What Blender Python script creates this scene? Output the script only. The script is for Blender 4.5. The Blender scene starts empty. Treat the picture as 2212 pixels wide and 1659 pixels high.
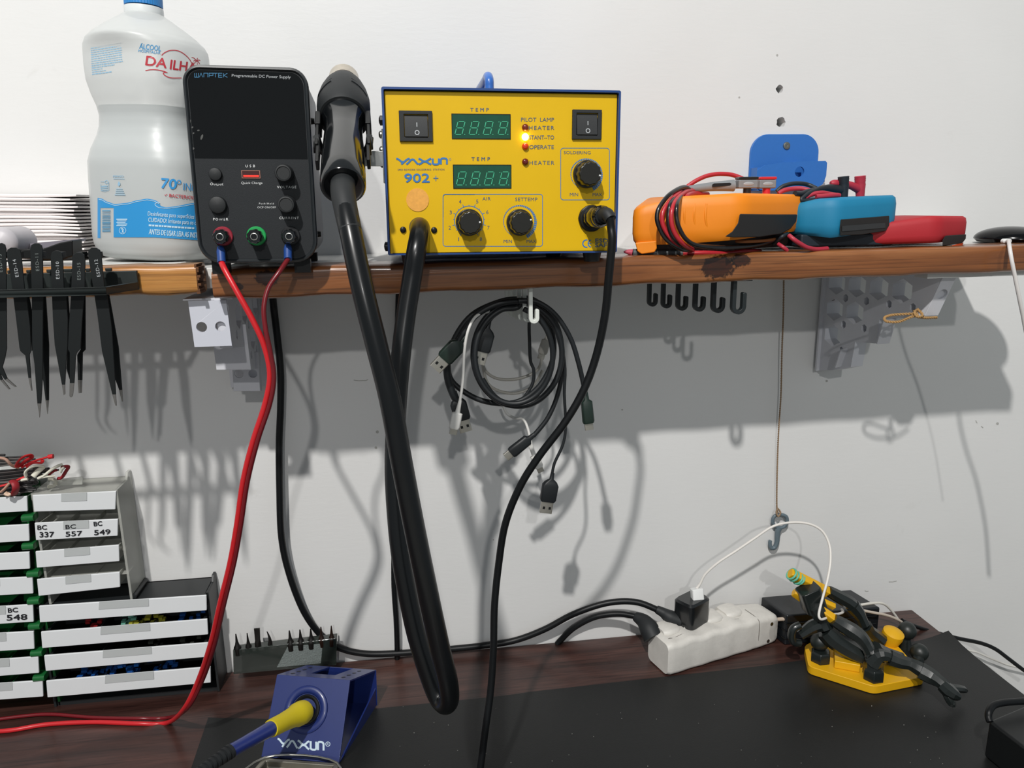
import bpy, bmesh, math, random
from mathutils import Vector, Matrix
V = Vector
random.seed(7)
SC = bpy.context.scene
COL = SC.collection
pi = math.pi

# ---------------------------------------------------------------- camera
FPX, CX, CY = 1640.0, 1106.0, 829.5            # focal length and centre in pixels of a 2212x1659 frame
_n = V((870 - CX, CY - 450, -FPX)); _h = V((math.cos(.0145), math.sin(.0145), 0))
_up = _h.cross(_n).normalized(); _fw = _n.normalized(); _rt = _fw.cross(_up)
RC = Matrix((_rt, _fw, _up))
CAM = V((0, -.79, 1.2508))
cd = bpy.data.cameras.new('camera'); cam = bpy.data.objects.new('camera', cd); COL.objects.link(cam)
cd.sensor_width = 36; cd.lens = FPX * 36 / 2212; cd.clip_start = .02
cam.matrix_world = Matrix.Translation(CAM) @ RC.to_4x4()
SC.camera = cam

# ---------------------------------------------------------------- light
SC.view_settings.view_transform = 'Standard'
SC.view_settings.look = 'None'
SC.view_settings.gamma = 1
SC.view_settings.use_curve_mapping = False
SC.view_settings.exposure = 0
wd = bpy.data.worlds.new('world'); SC.world = wd; wd.use_nodes = True
wd.node_tree.nodes['Background'].inputs[0].default_value = (.86, .95, 1.0, 1)
wd.node_tree.nodes['Background'].inputs[1].default_value = .29
def bulb(name, loc, watt, rad, col):
    l = bpy.data.lights.new(name, 'POINT'); l.energy = watt; l.shadow_soft_size = rad; l.color = col
    o = bpy.data.objects.new(name, l); o.location = loc; COL.objects.link(o)
bulb('ceiling_bulb', (-.51, -1.77, 2.95), 240, .036, (1, .975, .94))
bulb('ceiling_bulb', (-.10, -4.15, 3.02), 118, .045, (1, .985, .96))

# ---------------------------------------------------------------- pixel rays -> places in the room
def ray(px, py): return RC @ V((px - CX, CY - py, -FPX))
def P(px, py, y):
    d = ray(px, py); return CAM + d * ((y - CAM.y) / d.y)
def PZ(px, py, z):
    d = ray(px, py); return CAM + d * ((z - CAM.z) / d.z)
def PX(px, py, x):
    d = ray(px, py); return CAM + d * ((x - CAM.x) / d.x)

# ---------------------------------------------------------------- materials
def lin(h):
    if isinstance(h, str):
        h = h.lstrip('#'); c = [int(h[i:i + 2], 16) / 255 for i in (0, 2, 4)]
    else: c = h
    return tuple((x / 12.92 if x <= .04045 else ((x + .055) / 1.055) ** 2.4) for x in c) + (1,)
class NT:
    def __init__(s, name):
        m = bpy.data.materials.new(name); m.use_nodes = True; s.m = m; s.t = m.node_tree
        s.b = s.t.nodes['Principled BSDF']
    def n(s, typ, **kw):
        x = s.t.nodes.new(typ)
        for k, v in kw.items():
            if k.startswith('i_'): x.inputs[int(k[2:])].default_value = v
            else: setattr(x, k, v)
        return x
    def l(s, a, b): s.t.links.new(a, b)
    def ramp(s, fac, stops):
        r = s.n('ShaderNodeValToRGB'); e = r.color_ramp.elements
        while len(e) < len(stops): e.new(.5)
        for i, (p, c) in enumerate(stops): e[i].position = p; e[i].color = lin(c)
        s.l(fac, r.inputs[0]); return r.outputs[0]
    def coord(s, scale=(1, 1, 1), obj=True):
        t = s.n('ShaderNodeTexCoord'); mp = s.n('ShaderNodeMapping'); mp.inputs['Scale'].default_value = scale
        s.l(t.outputs['Object' if obj else 'Generated'], mp.inputs[0]); return mp.outputs[0]
    def noise(s, co, scale, det=3, rough=.5, dist=0):
        x = s.n('ShaderNodeTexNoise'); x.inputs['Scale'].default_value = scale; x.inputs['Detail'].default_value = det
        x.inputs['Roughness'].default_value = rough; x.inputs['Distortion'].default_value = dist
        s.l(co, x.inputs['Vector']); return x.outputs['Fac']
    def bump(s, h, st, dist=.001):
        x = s.n('ShaderNodeBump'); x.inputs['Strength'].default_value = st; x.inputs['Distance'].default_value = dist
        s.l(h, x.inputs['Height']); s.l(x.outputs[0], s.b.inputs['Normal'])
def mat(name, c, rough=.5, metal=0, spec=.5, coat=0, var=.06, vs=60, bump=0, bs=400, trans=0, alpha=1, emit=None, es=0, sub=0, subc=None):
    w = NT(name); b = w.b; L = lin(c)
    b.inputs['Roughness'].default_value = rough; b.inputs['Metallic'].default_value = metal
    b.inputs['Specular IOR Level'].default_value = spec
    b.inputs['Coat Weight'].default_value = coat; b.inputs['Coat Roughness'].default_value = .12
    co = w.coord()
    if var:
        nz = w.noise(co, vs, 4, .6)
        mx = w.n('ShaderNodeMix', data_type='RGBA'); w.l(nz, mx.inputs[0])
        mx.inputs[6].default_value = tuple(x * (1 - var) for x in L[:3]) + (1,)
        mx.inputs[7].default_value = tuple(min(1, x * (1 + var)) for x in L[:3]) + (1,)
        w.l(mx.outputs[2], b.inputs['Base Color'])
    else: b.inputs['Base Color'].default_value = L
    if bump: w.bump(w.noise(co, bs, 3), bump)
    b.inputs['Transmission Weight'].default_value = trans; b.inputs['Alpha'].default_value = alpha
    if sub:
        b.inputs['Subsurface Weight'].default_value = sub; b.inputs['Subsurface Scale'].default_value = .02
        b.inputs['Subsurface Radius'].default_value = (1, 1, 1)
    if emit: b.inputs['Emission Color'].default_value = lin(emit); b.inputs['Emission Strength'].default_value = es
    return w.m

# ---------------------------------------------------------------- mesh builder
def spline(pts, sub=8, closed=False):
    p = [V(a) for a in pts]; n = len(p); out = []
    if n < 3 and not closed: return [p[0].lerp(p[-1], i / sub) for i in range(sub + 1)]
    for i in range(n if closed else n - 1):
        if closed: a, b, c, d = p[i - 1], p[i], p[(i + 1) % n], p[(i + 2) % n]
        else: a, b, c, d = p[max(i - 1, 0)], p[i], p[i + 1], p[min(i + 2, n - 1)]
        for k in range(sub):
            t = k / sub; t2 = t * t; t3 = t2 * t
            out.append(.5 * ((2 * b) + (c - a) * t + (2 * a - 5 * b + 4 * c - d) * t2 + (3 * b - a - 3 * c + d) * t3))
    if not closed: out.append(p[-1])
    return out
def curvefill(outs, ext=0.0):
    """2-D outlines (holes allowed) -> verts, faces in the XY plane, thickness ext along Z"""
    c = bpy.data.curves.new('t', 'CURVE'); c.dimensions = '2D'; c.fill_mode = 'BOTH'; c.extrude = ext / 2
    for o in outs:
        s = c.splines.new('POLY'); s.points.add(len(o) - 1); s.use_cyclic_u = True
        for i, q in enumerate(o): s.points[i].co = (q[0], q[1], 0, 1)
    return _c2m(c)
def _c2m(c):
    o = bpy.data.objects.new('t', c); COL.objects.link(o)
    dg = bpy.context.evaluated_depsgraph_get(); dg.update()
    me = bpy.data.meshes.new_from_object(o.evaluated_get(dg))
    vs = [v.co.copy() for v in me.vertices]; fs = [tuple(f.vertices) for f in me.polygons]
    bpy.data.objects.remove(o); bpy.data.meshes.remove(me); bpy.data.curves.remove(c)
    return vs, fs
_tc = {}
def textmesh(s, bold=0.0, sp=1.0):
    k = (s, bold, sp)
    if k not in _tc:
        c = bpy.data.curves.new('t', 'FONT'); c.body = s; c.size = 1; c.offset = bold; c.resolution_u = 3; c.space_character = sp
        _tc[k] = _c2m(c)
    return _tc[k]
def circ(cx, cy, r, n=24, ry=None, a0=0, a1=2 * pi, end=False):
    ry = ry or r
    return [(cx + r * math.cos(a0 + (a1 - a0) * i / n), cy + ry * math.sin(a0 + (a1 - a0) * i / n)) for i in range(n + (1 if end else 0))]
def rrect(x0, y0, x1, y1, r, n=6):
    o = []
    for cx, cy, a in ((x1 - r, y1 - r, 0), (x0 + r, y1 - r, pi / 2), (x0 + r, y0 + r, pi), (x1 - r, y0 + r, 1.5 * pi)):
        o += [(cx + r * math.cos(a + pi / 2 * i / n), cy + r * math.sin(a + pi / 2 * i / n)) for i in range(n + 1)]
    return o
def axes(o, z, xhint=(1, 0, 0)):
    z = V(z).normalized(); x = V(xhint); x = x - z * x.dot(z)
    if x.length < 1e-4: x = V((0, 0, 1)) - z * z.z
    x.normalize(); y = z.cross(x)
    return Matrix.Translation(V(o)) @ Matrix((x, y, z)).transposed().to_4x4()
XZ = Matrix(((1, 0, 0, 0), (0, 0, 1, 0), (0, 1, 0, 0), (0, 0, 0, 1)))      # local (x,y,z) -> (x,z,y): outline drawn upright
YZ = Matrix(((0, 0, 1, 0), (1, 0, 0, 0), (0, 1, 0, 0), (0, 0, 0, 1)))      # outline (y,z), thickness along x
class M:
    def __init__(s): s.v = []; s.f = []
    def add(s, vs, fs, mx=None):
        k = len(s.v); s.v += [(mx @ V(a)) if mx else V(a) for a in vs]; s.f += [tuple(i + k for i in f) for f in fs]; return s
    def box(s, a, b, mx=None):
        x0, y0, z0 = a; x1, y1, z1 = b
        return s.add([(x0, y0, z0), (x1, y0, z0), (x1, y1, z0), (x0, y1, z0), (x0, y0, z1), (x1, y0, z1), (x1, y1, z1), (x0, y1, z1)],
                     [(0, 3, 2, 1), (4, 5, 6, 7), (0, 1, 5, 4), (1, 2, 6, 5), (2, 3, 7, 6), (3, 0, 4, 7)], mx)
    def hexa(s, pts):
        return s.add(pts, [(0, 3, 2, 1), (4, 5, 6, 7), (0, 1, 5, 4), (1, 2, 6, 5), (2, 3, 7, 6), (3, 0, 4, 7)])
    def lathe(s, prof, mx=None, seg=32, ry=1.0, scal=0, ns=0):
        vs = []; fs = []; n = len(prof)
        for r, z in prof:
            for i in range(seg):
                a = 2 * pi * i / seg; rr = r * (1 + (scal * math.cos(ns * a) if ns else 0))
                vs.append((rr * math.cos(a), rr * math.sin(a) * ry, z))
        for j in range(n - 1):
            for i in range(seg):
                i2 = (i + 1) % seg; fs.append((j * seg + i, j * seg + i2, (j + 1) * seg + i2, (j + 1) * seg + i))
        if prof[0][0] > 1e-6: fs.append(tuple(range(seg))[::-1])
        if prof[-1][0] > 1e-6: fs.append(tuple(range((n - 1) * seg, n * seg)))
        return s.add(vs, fs, mx)
    def cyl(s, a, b, r0, r1=None, seg=24):
        a = V(a); b = V(b); return s.lathe([(r0, 0), (r0 if r1 is None else r1, (b - a).length)], axes(a, b - a), seg)
    def sph(s, c, r, seg=20, sc=(1, 1, 1)):
        pr = [(max(r * math.sin(pi * i / 12), 1e-7), -r * math.cos(pi * i / 12)) for i in range(13)]
        return s.lathe(pr, Matrix.Translation(V(c)) @ Matrix.Diagonal((*sc, 1)), seg)
    def tube(s, pts, r, seg=12, sub=8, closed=False, raw=False, flat=1.0):
        p = [V(a) for a in pts] if raw else spline(pts, sub, closed); n = len(p)
        rs = r if isinstance(r, (list, tuple)) else [r] * 2
        def rad(i):
            t = i / max(n - 1, 1) * (len(rs) - 1); k = min(int(t), len(rs) - 2); return rs[k] + (rs[k + 1] - rs[k]) * (t - k)
        vs = []; fs = []; u = None
        for i in range(n):
            t = (p[(i + 1) % n] - p[i - 1]) if closed else (p[min(i + 1, n - 1)] - p[max(i - 1, 0)])
            if t.length < 1e-9: t = V((0, 0, 1))
            t.normalize()
            if u is None:
                u = V((0, 1, 0)); u = u - t * u.dot(t)
                if u.length < .1: u = V((1, 0, 0)) - t * t.x
            u = (u - t * u.dot(t)).normalized(); w = t.cross(u); rr = rad(i)
            for k in range(seg):
                a = 2 * pi * k / seg; vs.append(p[i] + u * math.cos(a) * rr + w * math.sin(a) * rr * flat)
        for i in range(n if closed else n - 1):
            for k in range(seg):
                k2 = (k + 1) % seg; j = (i + 1) % n; fs.append((i * seg + k, i * seg + k2, j * seg + k2, j * seg + k))
        if not closed: fs.append(tuple(range(seg))[::-1]); fs.append(tuple(range((n - 1) * seg, n * seg)))
        return s.add(vs, fs)
    def fill(s, outs, mx, ext):
        vs, fs = curvefill(outs, ext); return s.add(vs, fs, mx)
    def prism(s, poly, d0, d1, mx=None):
        n = len(poly); vs = [(x, y, d0) for x, y in poly] + [(x, y, d1) for x, y in poly]
        return s.add(vs, [tuple(range(n))[::-1], tuple(range(n, 2 * n))] + [(i, (i + 1) % n, n + (i + 1) % n, n + i) for i in range(n)], mx)
    def loft(s, secs, mx=None, n=4):
        """sections (x, y0, y1, z0, z1, corner radius) strung along local x"""
        vs = []; k = 4 * (n + 1)
        for x, y0, y1, z0, z1, r in secs:
            r = min(r, (y1 - y0) / 2.001, (z1 - z0) / 2.001)
            vs += [(x, a, b) for a, b in rrect(y0, z0, y1, z1, r, n)]
        fs = [tuple(range(k))[::-1], tuple(range((len(secs) - 1) * k, len(secs) * k))]
        for j in range(len(secs) - 1):
            for i in range(k):
                i2 = (i + 1) % k; fs.append((j * k + i, j * k + i2, (j + 1) * k + i2, (j + 1) * k + i))
        return s.add(vs, fs, mx)
    def build(s, name, m, parent=None, bevel=0, ang=38, seg=2, wn=False, sub=0, origin=None):
        me = bpy.data.meshes.new(name); bm = bmesh.new()
        vv = [bm.verts.new(a - origin if origin else a) for a in s.v]
        for f in s.f:
            try: bm.faces.new([vv[i] for i in f])
            except ValueError: pass
        bmesh.ops.remove_doubles(bm, verts=bm.verts, dist=1e-6)
        bmesh.ops.recalc_face_normals(bm, faces=bm.faces)
        for f in bm.faces: f.smooth = True
        for e in bm.edges:
            if len(e.link_faces) == 2 and e.calc_face_angle(0) > math.radians(ang): e.smooth = False
        bm.to_mesh(me); bm.free()
        o = bpy.data.objects.new(name, me); COL.objects.link(o); me.materials.append(m)
        if parent: o.parent = parent
        if origin: o.location = origin
        if bevel:
            b = o.modifiers.new('bevel', 'BEVEL'); b.width = bevel; b.segments = seg; b.limit_method = 'ANGLE'; b.angle_limit = math.radians(35)
            b.harden_normals = True
        if sub: x = o.modifiers.new('sub', 'SUBSURF'); x.levels = x.render_levels = sub
        return o
def tag(o, label=None, cat=None, group=None, kind=None):
    if label: o['label'] = label
    if cat: o['category'] = cat
    if group: o['group'] = group
    if kind: o['kind'] = kind
    return o
class T:
    """a thing: an Empty at its base; parts are built in its own frame"""
    def __init__(s, name, label, cat, loc=(0, 0, 0), rz=0, ry=0, rx=0, group=None, mx=None):
        s.e = bpy.data.objects.new(name, None); COL.objects.link(s.e); s.e.empty_display_size = .01
        s.mx = mx or (Matrix.Translation(V(loc)) @ Matrix.Rotation(rz, 4, 'Z') @ Matrix.Rotation(ry, 4, 'Y') @ Matrix.Rotation(rx, 4, 'X'))
        s.e.matrix_world = s.mx; s.inv = s.mx.inverted(); tag(s.e, label, cat, group)
        s.r = s.inv.to_3x3()
    def L(s, w): return s.inv @ V(w)
    def pix(s, px, py, v=0):
        c = s.inv @ CAM; d = s.r @ ray(px, py); return c + d * ((v - c.y) / d.y)
    def pixx(s, px, py, v=0):
        c = s.inv @ CAM; d = s.r @ ray(px, py); return c + d * ((v - c.x) / d.x)
    def pixz(s, px, py, v=0):
        c = s.inv @ CAM; d = s.r @ ray(px, py); return c + d * ((v - c.z) / d.z)
    def part(s, name, m, mt, par=None, label=None, **kw):
        o = m.build(name, mt, par or s.e, **kw)
        if label: o['label'] = label
        return o
CAPH = None
class Dc:
    """printing: flat lettering and line work laid on a surface; proj maps drawing coordinates to a point on it"""
    def __init__(s, proj, tf=None, eps=(0, -1, 0)): s.eps = V(eps); s.m = M(); s.p = proj; s.tf = tf or (lambda x, y: (x, y))
    def put(s, vs, fs):
        s.k = getattr(s, 'k', 0) + 1; o = []
        for x, y in vs: q = s.p(*s.tf(x, y)); o.append(q)
        if s.eps: e = s.eps * ((s.k % 7) * 7e-6); o = [q + e for q in o]
        s.m.add(o, fs); return s
    def text(s, t, x0, y0, x1, y1, h, bold=0.0, sl=0):
        global CAPH
        if CAPH is None: vs, _ = textmesh('H'); CAPH = max(v.y for v in vs)
        vs, fs = textmesh(t)
        if not vs: return s
        W0 = max(v.x for v in vs) - min(v.x for v in vs); want = math.hypot(x1 - x0, y1 - y0) / h * CAPH
        if len(t) > 2 and want > W0 * 1.1 and not t.isdigit() and t not in ('ESD', 'SAFE', 'ILHA'):
            v2, _ = textmesh(t, 0, 1.5); W2 = max(v.x for v in v2) - min(v.x for v in v2)
            vs, fs = textmesh(t, 0, round(min(1 + .5 * (want / 1.07 - W0) / (W2 - W0), 2.2), 3))
        a = min(v.x for v in vs); b = max(v.x for v in vs); ux, uy = x1 - x0, y1 - y0; L = math.hypot(ux, uy)
        nx, ny = uy / L, -ux / L; k = h / CAPH; g = bold * k * .8
        for gx, gy in (((g, 0), (-g, 0), (0, g), (0, -g)) if bold > 0 else ((0, 0),)):
            out = []
            for v in vs:
                q = (v.x - a) / (b - a) + gx / L; w = v.y * k + gy; sx = sl * w / L
                out.append((x0 + ux * (q + sx) + nx * w, y0 + uy * (q + sx) + ny * w))
            s.put(out, fs)
        return s
    def poly(s, pts): return s.put(pts, [tuple(range(len(pts)))])
    def stroke(s, pts, w, closed=False, smooth=0):
        if smooth: pts = [(q.x, q.y) for q in spline([(a, b, 0) for a, b in pts], smooth, closed)]
        n = len(pts); vs = []; fs = []
        for i in range(n):
            a = pts[i - 1] if (i or closed) else pts[0]; c = pts[(i + 1) % n] if (i < n - 1 or closed) else pts[-1]; b = pts[i]
            d1 = V((b[0] - a[0], b[1] - a[1])); d2 = V((c[0] - b[0], c[1] - b[1]))
            if d1.length < 1e-9: d1 = d2
            if d2.length < 1e-9: d2 = d1
            d1 = d1.normalized(); d2 = d2.normalized(); t = d1 + d2
            if t.length < .2: t = d1.copy()
            t.normalize(); k = w / 2 / max(t.dot(d1), .45)
            vs += [(b[0] - t.y * k, b[1] + t.x * k), (b[0] + t.y * k, b[1] - t.x * k)]
        for i in range(n if closed else n - 1):
            j = (i + 1) % n; fs.append((2 * i, 2 * i + 1, 2 * j + 1, 2 * j))
        return s.put(vs, fs)
    def dot(s, x, y, r, n=16): return s.poly(circ(x, y, r, n))
    def ring(s, x, y, r, w, n=28): return s.stroke(circ(x, y, r, n), w, True)
def shop_logo(d, x0, y0, x1, y1, h, w):
    """five-letter logo: open-topped Y, arched A without bar, X drawn as two curves, square u and n"""
    def q(u, v): return (x0 + (x1 - x0) * u, y0 + (y1 - y0) * u - h * v)
    def S(pts, sm=4): d.stroke([q(*a) for a in pts], w, smooth=sm)
    S([(0, .98), (.03, .95), (.07, .72), (.10, .52), (.135, .46)], 3); S([(.265, .98), (.225, .92), (.16, .5), (.10, .04)], 3)
    S([(.20, .02), (.255, .45), (.29, .78), (.32, .86), (.35, .78), (.385, .45), (.43, .02)], 3)
    S([(.44, .98), (.48, .86), (.52, .62), (.565, .52), (.61, .62), (.65, .86), (.69, .98)], 3); S([(.44, .02), (.48, .14), (.52, .38), (.565, .48), (.61, .38), (.65, .14), (.69, .02)], 3)
    S([(.72, 1), (.72, .2), (.735, .05), (.76, 0), (.80, 0), (.825, .05), (.84, .2), (.84, 1)], 1)
    S([(.88, 0), (.88, .8), (.893, .95), (.915, 1), (.955, 1), (.985, .95), (1, .8), (1, 0)], 1)
# ---------------------------------------------------------------- room: wall, floor
def wall_mat():
    w = NT('painted_plaster'); co = w.coord()
    a = w.noise(co, 2.2, 4, .6); c = w.ramp(a, [(.3, '#d3d3d2'), (.7, '#dcdcdb')])
    # faint grey scuffs
    b = w.noise(co, 14, 5, .7, .4); r = w.n('ShaderNodeValToRGB'); e = r.color_ramp.elements
    e[0].position = .66; e[0].color = (0, 0, 0, 1); e[1].position = .8; e[1].color = (.35, .35, .35, 1); w.l(b, r.inputs[0])
    mx = w.n('ShaderNodeMix', data_type='RGBA'); w.l(r.outputs[0], mx.inputs[0]); w.l(c, mx.inputs[6]); mx.inputs[7].default_value = lin('#b4b2ac')
    w.l(mx.outputs[2], w.b.inputs['Base Color']); w.b.inputs['Roughness'].default_value = .55
    n1 = w.noise(w.coord((1, 1, 4)), 60, 4, .6, .6); w.bump(n1, .045, .003)
    return w.m
WALL = wall_mat()
HOLES = [(1684, 192, 8.5), (1687, 264, 10.5)]
hw = [(P(px, py, 0), r * .79 / FPX) for px, py, r in HOLES]
m = M(); outs = [[(-2.2, 0), (2.2, 0), (2.2, 2.7), (-2.2, 2.7)]]
rnd = random.Random(3)
for c, r in hw: outs.append([(c.x + r * math.cos(a) * k, c.z + r * math.sin(a) * k) for a, k in [(2 * pi * i / 14, rnd.uniform(.85, 1.12)) for i in range(14)]][::-1])
m.fill(outs, Matrix.Translation((0, .06, 0)) @ XZ, .12)
tag(m.build('wall_back', WALL, ang=30), 'white painted plaster wall with two old drill holes', 'wall', kind='structure')
m = M()
for c, r in hw: m.cyl((c.x, .025, c.z), (c.x, .06, c.z), r * 1.3)
tag(m.build('trim_1', mat('old_brick', '#7b675c', .9, var=.3, vs=300)), kind='structure')
m = M(); m.box((-2.2, -4.6, -.06), (2.2, .12, 0))
tag(m.build('floor', mat('floor_tile', '#a7a49c', .4, var=.08, vs=3)), 'pale floor below the desk', 'floor', kind='structure')
# scuffs and pencil marks on the plaster
dk = mat('scuff_mark', '#a9a8a4', .8, var=.2)
d = Dc(lambda x, y: P(x, y, -.0003))
for x, y, a, b in ((1920, 1257, 1937, 1255), (1868, 1276, 1876, 1277), (764, 821, 785, 822), (785, 822, 795, 820), (2120, 920, 2124, 924), (2108, 908, 2111, 914)): d.stroke([(x, y), ((x + a) / 2, (y + b) / 2 + 1), (a, b)], 1.6)
for x, y, r in ((1597, 210, 2), (1679, 119, 2.3), (815, 933, 3.5), (812, 967, 3), (1066, 1166, 1.6), (1344, 885, 2), (1786, 823, 2.5), (2155, 915, 3), (1850, 690, 2), (1690, 720, 1.6)): d.dot(x, y, r, 7)
tag(d.m.build('trim_2', dk), kind='structure')

# ---------------------------------------------------------------- desk
DZ = .75
def wood_mat(name, c0, c1, c2, sx, rough, coat, knots=None, bump=.2, scale=1.0):
    w = NT(name); co = w.coord((sx, 1, 1))
    a = w.noise(co, 30 * scale, 6, .62, 1.2); base = w.ramp(a, [(.28, c0), (.5, c1), (.74, c2)])
    co2 = w.coord((sx * .5, 3, 3)); f = w.noise(co2, 110 * scale, 3, .7, .3)
    r = w.ramp(f, [(.34, '#5c5048'), (.5, '#ffffff')])
    mx = w.n('ShaderNodeMix', data_type='RGBA', blend_type='MULTIPLY'); mx.inputs[0].default_value = .55
    w.l(base, mx.inputs[6]); w.l(r, mx.inputs[7]); out = mx.outputs[2]
    for (kx, kz, kr) in (knots or []):
        t = w.n('ShaderNodeTexCoord'); vm = w.n('ShaderNodeVectorMath', operation='SUBTRACT'); vm.inputs[1].default_value = (kx, 0, kz)
        w.l(t.outputs['Object'], vm.inputs[0]); mu = w.n('ShaderNodeVectorMath', operation='MULTIPLY'); mu.inputs[1].default_value = (1, 0, 1.5)
        w.l(vm.outputs[0], mu.inputs[0]); ln = w.n('ShaderNodeVectorMath', operation='LENGTH'); w.l(mu.outputs[0], ln.inputs[0])
        nz = w.noise(w.coord(), 260, 4, .7); ad = w.n('ShaderNodeMath', operation='MULTIPLY_ADD'); w.l(nz, ad.inputs[0]); ad.inputs[1].default_value = kr * 1.3; ad.inputs[2].default_value = -kr * .65
        sm = w.n('ShaderNodeMath', operation='ADD'); w.l(ln.outputs['Value'], sm.inputs[0]); w.l(ad.outputs[0], sm.inputs[1])
        dv = w.n('ShaderNodeMath', operation='DIVIDE'); w.l(sm.outputs[0], dv.inputs[0]); dv.inputs[1].default_value = kr
        kc = w.ramp(dv.outputs[0], [(.25, '#3d1c10'), (.55, '#5a2c18'), (.8, '#2c140b'), (1, '#ffffff')])
        k2 = w.n('ShaderNodeMix', data_type='RGBA', blend_type='MULTIPLY'); k2.inputs[0].default_value = .9
        w.l(out, k2.inputs[6]); w.l(kc, k2.inputs[7]); out = k2.outputs[2]
    w.l(out, w.b.inputs['Base Color']); w.b.inputs['Roughness'].default_value = rough
    w.b.inputs['Coat Weight'].default_value = coat; w.b.inputs['Coat Roughness'].default_value = .16
    w.bump(f, bump, .0008); return w.m
DESKW = wood_mat('dark_desk_laminate', '#2a1916', '#3d2621', '#553831', .14, .38, .15, bump=.15, scale=1.1)
desk = T('desk', 'dark reddish-brown wood-grain desk against the white wall', 'desk', (0, -.35, 0))
m = M(); m.box((-1.1, -.35, DZ - .025), (.612, .349, DZ)); desk.part('desktop', m, DESKW, bevel=.0015)
for x in (-1.05, .55):
    m = M(); m.box((x, -.3, .0), (x + .03, .28, DZ - .0255)); desk.part('side_panel', m, DESKW)
m = M(); m.box((-1.01, .24, .3), (.545, .26, DZ - .0255)); desk.part('back_panel', m, DESKW)

def mat_mesh(outline, z, th, lift=None):
    m = M(); vs, fs = curvefill([outline], 0); return vs, fs
RUB = mat('black_rubber', '#161717', .42, var=.14, vs=60, bump=.1, bs=900, spec=.4)
# large black mat: grid so its back right corner can curl up against the wall
b0 = PZ(1000, 1512, DZ); b1 = PZ(1640, 1440, DZ); b2 = P(2045, 1375, -.03)
NX, NY = 60, 24; m = M(); vs = []; fs = []
for side in (0, 1):
    for j in range(NY + 1):
        for i in range(NX + 1):
            u = i / NX; v = j / NY; x = -.077 + (.6135 + .077) * u
            yb = -.0940 + .0187 * max(0, x - .078) / .3 + .024 * max(0, (x - .36) / .25) ** 1.6; yb = min(yb, -.0925 + .0055 * max(0, x - .078) / .29) if x < .37 else -.087 + .023 * ((x - .37) / .2435) ** 1.3
            y = -.62 + (yb + .62) * v; c = max(0, (x - .575) / .0385) * max(0, (v - .93) / .07)
            vs.append((x, y, DZ + .0003 + .006 * c ** 1.5 + (.0 if side else .0016)))
N1 = (NX + 1) * (NY + 1)
for side in (0, 1):
    for j in range(NY):
        for i in range(NX):
            a = side * N1 + j * (NX + 1) + i; fs.append((a, a + 1, a + NX + 2, a + NX + 1))
bd = [i for i in range(NX + 1)] + [j * (NX + 1) + NX for j in range(1, NY + 1)] + [NY * (NX + 1) + i for i in range(NX - 1, -1, -1)] + [j * (NX + 1) for j in range(NY - 1, 0, -1)]
for k in range(len(bd)): a, b = bd[k], bd[(k + 1) % len(bd)]; fs.append((a, b, b + N1, a + N1))
m.add(vs, fs)
tag(m.build('work_mat', RUB), 'large black rubber work mat with a curled corner covering the desk', 'mat')
q = [PZ(a, b, DZ) for a, b in ((450, 1552), (620, 1556), (742, 1562), (760, 1700), (400, 1700))]
m = M(); m.prism([(a.x, a.y) for a in q], DZ + .0002, DZ + .0013)
tag(m.build('small_mat', RUB, bevel=.0003), 'small square black mat under the blue soldering iron stand', 'mat')
# dust specks on the mat
d = Dc(lambda x, y: PZ(x, y, DZ + .0033)); rnd = random.Random(5)
for i in range(46): d.dot(rnd.uniform(860, 2050), rnd.uniform(1520, 1655), rnd.uniform(.5, 1.1), 5)
tag(d.m.build('dust', mat('dust_speck', '#8d8d88', .9)), 'pale dust specks scattered on the black work mat', 'dust', kind='stuff')

# ---------------------------------------------------------------- shelves
def shz(x): return 1.2069 + (x + .153) * .0060
WD1 = wood_mat('varnished_pine_dark', '#5c341a', '#7f4c26', '#96623a', .1, .33, .45, knots=[(.045, -.008, .010), (.022, -.014, .005), (.416, -.011, .016), (.436, -.006, .009)], bump=.35)
WD2 = wood_mat('varnished_pine_light', '#8a5526', '#ab7335', '#bd8a4a', .1, .33, .5, bump=.35)
BRD = mat('white_board', '#cfcfcc', .5, var=.04)
ash = math.atan(.006)
shf = T('wall_shelf', 'long white shelf with a reddish-brown wooden front edge, right of the black gap', 'shelf', (-.153, -.17, 1.2069), ry=-ash)
def batten(m, x0, x1, y0, y1, z0, z1, seed=0, rag=0):
    r = random.Random(seed); n = 60; secs = []
    for i in range(n + 1):
        x = x0 + (x1 - x0) * i / n; w = .0006 * math.sin(i * .9 + seed) + r.uniform(-.0003, .0003)
        e = min(i, 2) / 2 * .0022 + min(n - i, 2) / 2 * .0 ; k = 1 if i > 1 else (.45 + .28 * i)
        secs.append((x, y0 + .002 * (1 - k), y1, z0 + .0015 * (1 - k) + w, z1 - .004 * (1 - k) + w * .5, .0052))
    m.loft(secs, n=5)
m = M(); batten(m, .003, .748, 0, .042, -.0242, 0, 1); shf.part('front_edge', m, WD1, label='reddish-brown varnished batten with dark knots')
m = M(); m.box((-.026, .034, -.018), (.003, .169, -.0012)); m.box((.0031, .0422, -.018), (.748, .169, -.0012)); shf.part('board', m, BRD, bevel=.001)
m = M(); m.box((.62, .012, -.0285), (.747, .03, -.0235)); shf.part('edge_strip', m, BRD)
sh2 = T('wall_shelf', 'shorter shelf at the left edge with a lighter golden-brown front edge', 'shelf', (-.1585, -.165, 1.2102), ry=.003)
m = M(); r = random.Random(9); secs = []
batten(m, -.45, -.0035, .0, .030, -.0232, .0002, 4)
sh2.part('front_edge', m, WD2, label='golden-brown varnished batten with rough sawn end')
m = M()
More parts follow.
